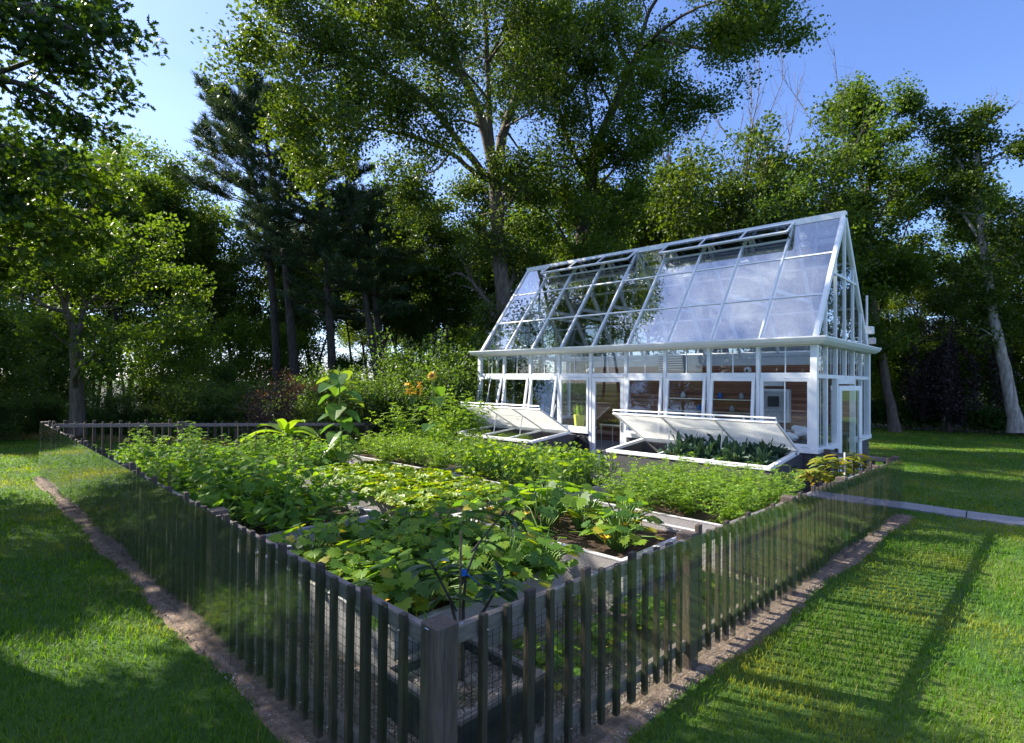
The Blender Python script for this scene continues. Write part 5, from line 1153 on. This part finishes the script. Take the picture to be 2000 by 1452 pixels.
KP = [(10.2+.42*(i % 3)-.1, 2.1+.34*(i//3)+.1*(i % 2)) for i in range(21)]
for i, (x, y) in enumerate(KP):
    src = k1 if i % 2 else k2; lab = 'curly dark blue green kale plant in the right cold frame'; sc_ = (1.25 if y < 4.1 else .8)*rg.uniform(.85, 1.15)
    if i < 2: src.location = (x, y, .30); src.scale = (sc_,)*3; tag(src, lab, None, 'kale plants in the cold frame')
    else: dup(src, (x, y, .30), rg.uniform(0, 6), sc_, lab, 'kale plant', 'kale plants in the cold frame')
def feather(loc, n, R_, h, label, seed):
    r = np.random.default_rng(seed); t = thing('dill_plant', loc, label, 'herb', 'feathery herbs in the left cold frame'); lf = MB(); st = MB()
    a = r.uniform(0, 6.28, n); q = R_*np.sqrt(r.uniform(0, 1, n)); p = np.stack([q*np.cos(a), q*np.sin(a), h*r.uniform(.2, 1, n)*(1-.5*(q/R_)**2)], 1); hd = r.normal(size=(n, 3))+p*2; X, Y, Z = frames(r.normal(size=(n, 3)), hd)
    lf.inst(np.array([(-.05, 0, 0), (.05, 0, 0), (0, 1, 0)]), np.array([[0, 1, 2]]), p, X*.055, Y*.09, Z*.1)
    for k in range(14): b = r.uniform(0, 6.28); st.tube([(0, 0, 0), (R_*.6*math.cos(b), R_*.6*math.sin(b), h*.8)], .003, 3)
    st.build('stems', M_stem, t); lf.build('leaves', L_feather, t)
for i, (x, y, R_, lab) in enumerate([(10.2, 10.4, .42, 'feathery pale green herb at the left end of the left cold frame'), (10.4, 9.6, .46, 'feathery pale green herb in the middle of the left cold frame'), (10.3, 8.9, .34, 'small feathery herb near the empty part of the left cold frame')]): feather((x, y, .18), 5200, R_, .52, lab, 80+i)
# sunflower, tall
def sunflower(loc, H, label, seed, nl, heads):
    r = np.random.default_rng(seed); t = thing('sunflower', loc, label, 'sunflower'); st = MB(); lf = MB(); pl = polyline((0, 0, 0), (.02, 0, 1), H, 8, r, .03, .02); st.tube(pl, np.linspace(.022, .012, 9), 7)
    for k in range(nl):
        s = .12+.84*k/nl; p, d = along(pl, s); a = k*2.4+r.uniform(-.3, .3); L = r.uniform(.16, .26); o = np.array([math.cos(a), math.sin(a), .45]); e = p+unit(o)*L; st.tube([p, e], [.007, .004], 4)
        leaf_at(lf, e-unit(o)*.03, np.array([0, 0, 1])+np.array([math.cos(a), math.sin(a), 0])*r.uniform(.2, .9), (math.cos(a), math.sin(a), -.45), r.uniform(.34, .48)*(.75+.35*s), T_HEART)
    st.build('stem', M_stem, t, smooth=True); lf.build('leaves', L_sunf, t)
    for hx, hy, fz, col in heads:
        f = MB(); p = pl[-1]; h = unit(np.array([hx, hy, fz])); e1 = unit(np.cross(h, [0, 0, 1])); e2 = np.cross(e1, h); c = p+h*.05
        for k in range(18): a = k*math.pi/9; leaf_at(f, c+(e1*math.cos(a)+e2*math.sin(a))*.03, h+r.normal(0, .1, 3), e1*math.cos(a)+e2*math.sin(a)+h*.15, .10, T_ELL)
        g_ = f.build('flower_head', col, t); m_ = MB(); m_.tube([c-h*.01, c+h*.012], [.045, .035], 12); m_.build('seed_disc', M_brown, g_)
    return t
x, y, _ = at(668, 870, 12.2); sunflower((x, y, -.2), 2.75, 'tall young sunflower with big heart shaped leaves standing in the garden centre', 91, 30, [])
x, y, _ = at(852, 860, 14.2); sunflower((x, y, -.2), 2.55, 'sunflower with one open orange yellow head above the green bushes', 92, 9, [(-.8, -.5, .3, M_yel)])
def lily(loc, label, seed):
    r = np.random.default_rng(seed); t = thing('orange_flower', loc, label, 'flower'); st = MB(); f = MB()
    for k in range(9):
        e = np.array([r.normal(0, .14), r.normal(0, .14), 2.25+r.uniform(-.15, .12)]); st.tube([(0, 0, 0), (0, 0, 1.8), e], .006, 4)
        for j in range(6): leaf_at(f, e, r.normal(0, .5, 3)+(0, 0, 1), r.normal(size=3)-(0, 0, .3), .13, T_ELL)
    st.build('stem', M_stem, t); f.build('petals', M_ora, t)
x, y, _ = at(803, 860, 14.0); lily((x, y, -.2), 'cluster of orange and yellow petals left of the sunflower head', 93)
# banana in a black tub
x, y, _ = at(556, 870, 14.6); t = thing('banana_plant', (x, y, -.2), 'banana plant with broad arching yellow green leaves in a black tub', 'banana plant'); r = np.random.default_rng(94)
mb = MB(); mb.tube([(0, 0, .5), (0, 0, 1.1)], [.09, .06], 9); mb.build('stem', M_bamboo, t, smooth=True); lf = MB()
for k in range(11):
    a = k*2.4; el = .30+.75*((k % 4)/3)+r.uniform(-.1, .1); L = r.uniform(.8, 1.1); pl = polyline((0, 0, 1.05), (math.cos(a)*math.cos(el), math.sin(a)*math.cos(el), math.sin(el)), L, 9, r, .05, -.15); side = unit(np.cross(pl[-1]-pl[0], [0, 0, 1])); W = .115*np.sin(np.linspace(.05, 3.05, 10))**.6; W[:2] = (.015, .05)
    v = [pl[i]+side*sg*W[i]+np.array([0, 0, abs(sg)*.05]) for i in range(10) for sg in (-1, 0, 1)]; lf.add(v, [(i*3+j, i*3+j+1, i*3+j+4, i*3+j+3) for i in range(9) for j in (0, 1)])
lf.build('leaves', L_ban, t); mb = MB(); mb.tube([(0, 0, 0), (0, 0, .05), (0, 0, .52), (0, 0, .55), (0, 0, .48)], [.26, .28, .34, .35, .30], 16); mb.build('tub', M_dgrey, t)
# glossy long leaved young trees (bare stems, whorls of leaves)
def avocado(loc, branches, label, leaf, seed, size=.20, nper=8, tape=False, cat='young tree'):
    r = np.random.default_rng(seed); t = thing('young_tree', loc, label, cat); st = MB(); lf = MB()
    for pl in branches:
        pl = np.array(pl, float); st.tube(pl, np.linspace(.013, .006, len(pl)), 6); whorl(lf, st, pl[-1], unit(pl[-1]-pl[-2]), nper, size, r)
        for s in (.55, .78): p, d = along(pl, s); whorl(lf, st, p, d, 3, size*.9, r)
    st.build('trunk', M_barkd, t, smooth=True); lf.build('leaves', leaf, t)
    if tape: mb = MB(); mb.tube([(.0, .0, .72), (.0, 0, .76)], .02, 8); mb.beam((0, -.01, .745), (.08, -.07, .66), .022, .006); mb.build('blue_tie', M_blue, t)
avocado((.82, .75, .19), [[(0, 0, 0), (0, 0, .5), (.02, 0, .72), (.12, -.02, .92), (.34, -.06, 1.12)], [(0, 0, .2), (-.05, .08, .55), (-.12, .22, .80)], [(0, 0, .3), (.12, -.1, .5), (.18, -.2, .72)]],
        'dark glossy leaved young tree with bent stem and blue tie in the near corner planter', L_avo, 95, .215, 9, True)
mb = MB(); mb.tube([(0, 0, 0), (0, 0, 1.02)], .008, 6); o = mb.build('bamboo_stake', M_bamboo); o.location = (.80, .76, .19); tag(o, 'thin dark cane tied to the young tree in the corner planter', 'cane')
avocado((9.3, .62, -.3), [[(0, 0, 0), (0, 0, .9), (-.15, .1, 1.25)], [(0, 0, .5), (.2, -.1, .95), (.28, -.05, 1.2)], [(0, 0, .4), (-.25, .2, .85), (-.38, .3, 1.02)], [(0, 0, .6), (.05, .25, 1.0)], [(0, 0, .6), (-.1, -.1, .95)]],
        'yellowing long leaved bush left of the greenhouse end corner', L_avoy, 96, .26, 13, cat='shrub')
avocado((10.3, .50, -.35), [[(0, 0, 0), (0, 0, .9), (.1, 0, 1.28)], [(0, 0, .5), (.22, -.1, .9), (.32, -.05, 1.12)], [(0, 0, .4), (-.2, .2, .85)], [(0, 0, .6), (.25, .2, 1.0)]],
        'second yellowing long leaved bush nearest the far end of the right fence', L_avoy, 97, .26, 13, cat='shrub')
mb = MB(); mb.tube([(0, 0, 0), (0, 0, 1.35)], .014, 6); o = mb.build('stake', M_white); o.location = (9.75, .5, -.35); tag(o, 'thin white stake between the two yellowing bushes', 'stake')
for i, (px, py, D, H_, lab) in enumerate([(575, 1000, 9.2, 1.3, 'dark cane rising from the vines, nearest the strawberries'), (497, 960, 11, 1.25, 'thin dark cane left of the nearest one among the vines'), (463, 900, 12.5, 1.3, 'thin dark cane before the far fence, right of the others in the left bed'),
                                       (432, 900, 13.2, 1.2, 'thin cane farthest back in the left beds'), (330, 930, 8.9, .95, 'short pale cane close to the left fence'), (672, 1050, 6.0, .46, 'short brown peg at the back edge of the near bed')]):
    x, y, _ = at(px, py, D); mb = MB(); mb.tube([(0, 0, 0), (.01, .005, H_)], .009, 6); o = mb.build('cane', M_bamboo); o.location = (x, y, .02); tag(o, lab, 'cane')

# ------------------------------------------------------------------ lawn grass
def grass(name, npts, rmin, rmax, seed, mat, label, hgt=.055, w0=.0042, region=None, pw=1.35):
    r = np.random.default_rng(seed); u = r.uniform(0, 1, npts); k = 2-pw; d = (rmin**k+(rmax**k-rmin**k)*u)**(1/k)
    a = YAW+r.uniform(-1.02, 1.02, npts); x = CAM[0]+np.cos(a)*d; y = CAM[1]+np.sin(a)*d
    e1 = .155+.04*np.sin(y*2.1)+.02*np.sin(y*9)+np.abs(r.normal(0, .035, npts)); e2 = .165+.04*np.sin(x*1.7+1)+.02*np.sin(x*8)+np.abs(r.normal(0, .035, npts))
    ok = ((x < -e1) | (y < -e2) | (x > B+.12) | (y > A+.15)) & ~((x > GX-.15) & (x < GX+GW+.15) & (y > GY-.1) & (y < GY+GL+.2))
    px_ = np.interp(-y, [-2, -.1, 1.0, 2.4, 4.6, 8, 13, 22], [13.3, 13.0, 12.9, 12.95, 13.3, 14.2, 16, 20]); ok &= ~((np.abs(x-px_+.03) < .40) & (y < 1.6) & (x > B))
    ef = np.interp(x, [-60, -8, 1.4, 5.4, 8.5, 13, 18, 26, 38, 41, 60], [50, 31, 25, 20.7, 17, 15.5, 15, 14, 9, -30, -60]); ok &= y < ef
    ok &= ~((x > B) & (x < GX+GW) & (y > GY))
    if region is not None: ok &= region(x, y, r)
    x, y, d = x[ok], y[ok], d[ok]; n = len(x); z = zf(x)
    h = hgt*r.uniform(.55, 1.35, n)*(1+.25*np.sin(x*1.3+y*.7)*np.sin(y*1.9)); w = w0*(np.maximum(d, 3)/3)**.75*r.uniform(.7, 1.3, n); b = r.uniform(0, 6.28, n); lean = r.uniform(.15, 1.1, n)*h
    c, s = np.cos(b), np.sin(b); P = np.stack([x, y, z-.004], 1); sd = np.stack([c, s, 0*c], 1)*w[:, None]; ld = np.stack([-s, c, 0*c], 1)*lean[:, None]; up = np.stack([0*c, 0*c, h], 1)
    V = np.stack([P-sd*.5, P+sd*.5, P+sd*.38+ld*.35+up*.62, P-sd*.38+ld*.35+up*.62, P+ld+up*.95], 1).reshape(-1, 3)
    i = np.arange(n)[:, None]*5; mb = MB(); mb.add(V, i+np.array([[0, 1, 2, 3]])); mb.F.append((i+np.array([[3, 2, 4]]), 0))
    return tag(mb.build(name, mat), label, 'grass', kind='stuff')
grass('lawn_grass', 620000, 1.6, 45, 201, L_grass, 'short green mown grass of the lawn around the fenced garden')
grass('dry_grass', 36000, 2.0, 22, 202, L_dry, 'pale dry blades mixed into the lawn right of the fence', hgt=.05, region=lambda x, y, r: (r.uniform(size=len(x)) < np.clip(np.exp(-((x-4)**2/9+(y+3.2)**2/1.6))+.08, 0, 1)))
def rough(x, y, r): e = np.interp(x, [-60, -8, 1.4, 5.4, 8.5, 13], [50, 31, 25, 20.7, 17, 15.5]); return (y > e-1.6) & (x < 12)
grass('long_grass', 330000, 17, 34, 203, L_dry, 'long unmown pale grass at the edge of the wood', hgt=.20, w0=.004, region=rough)
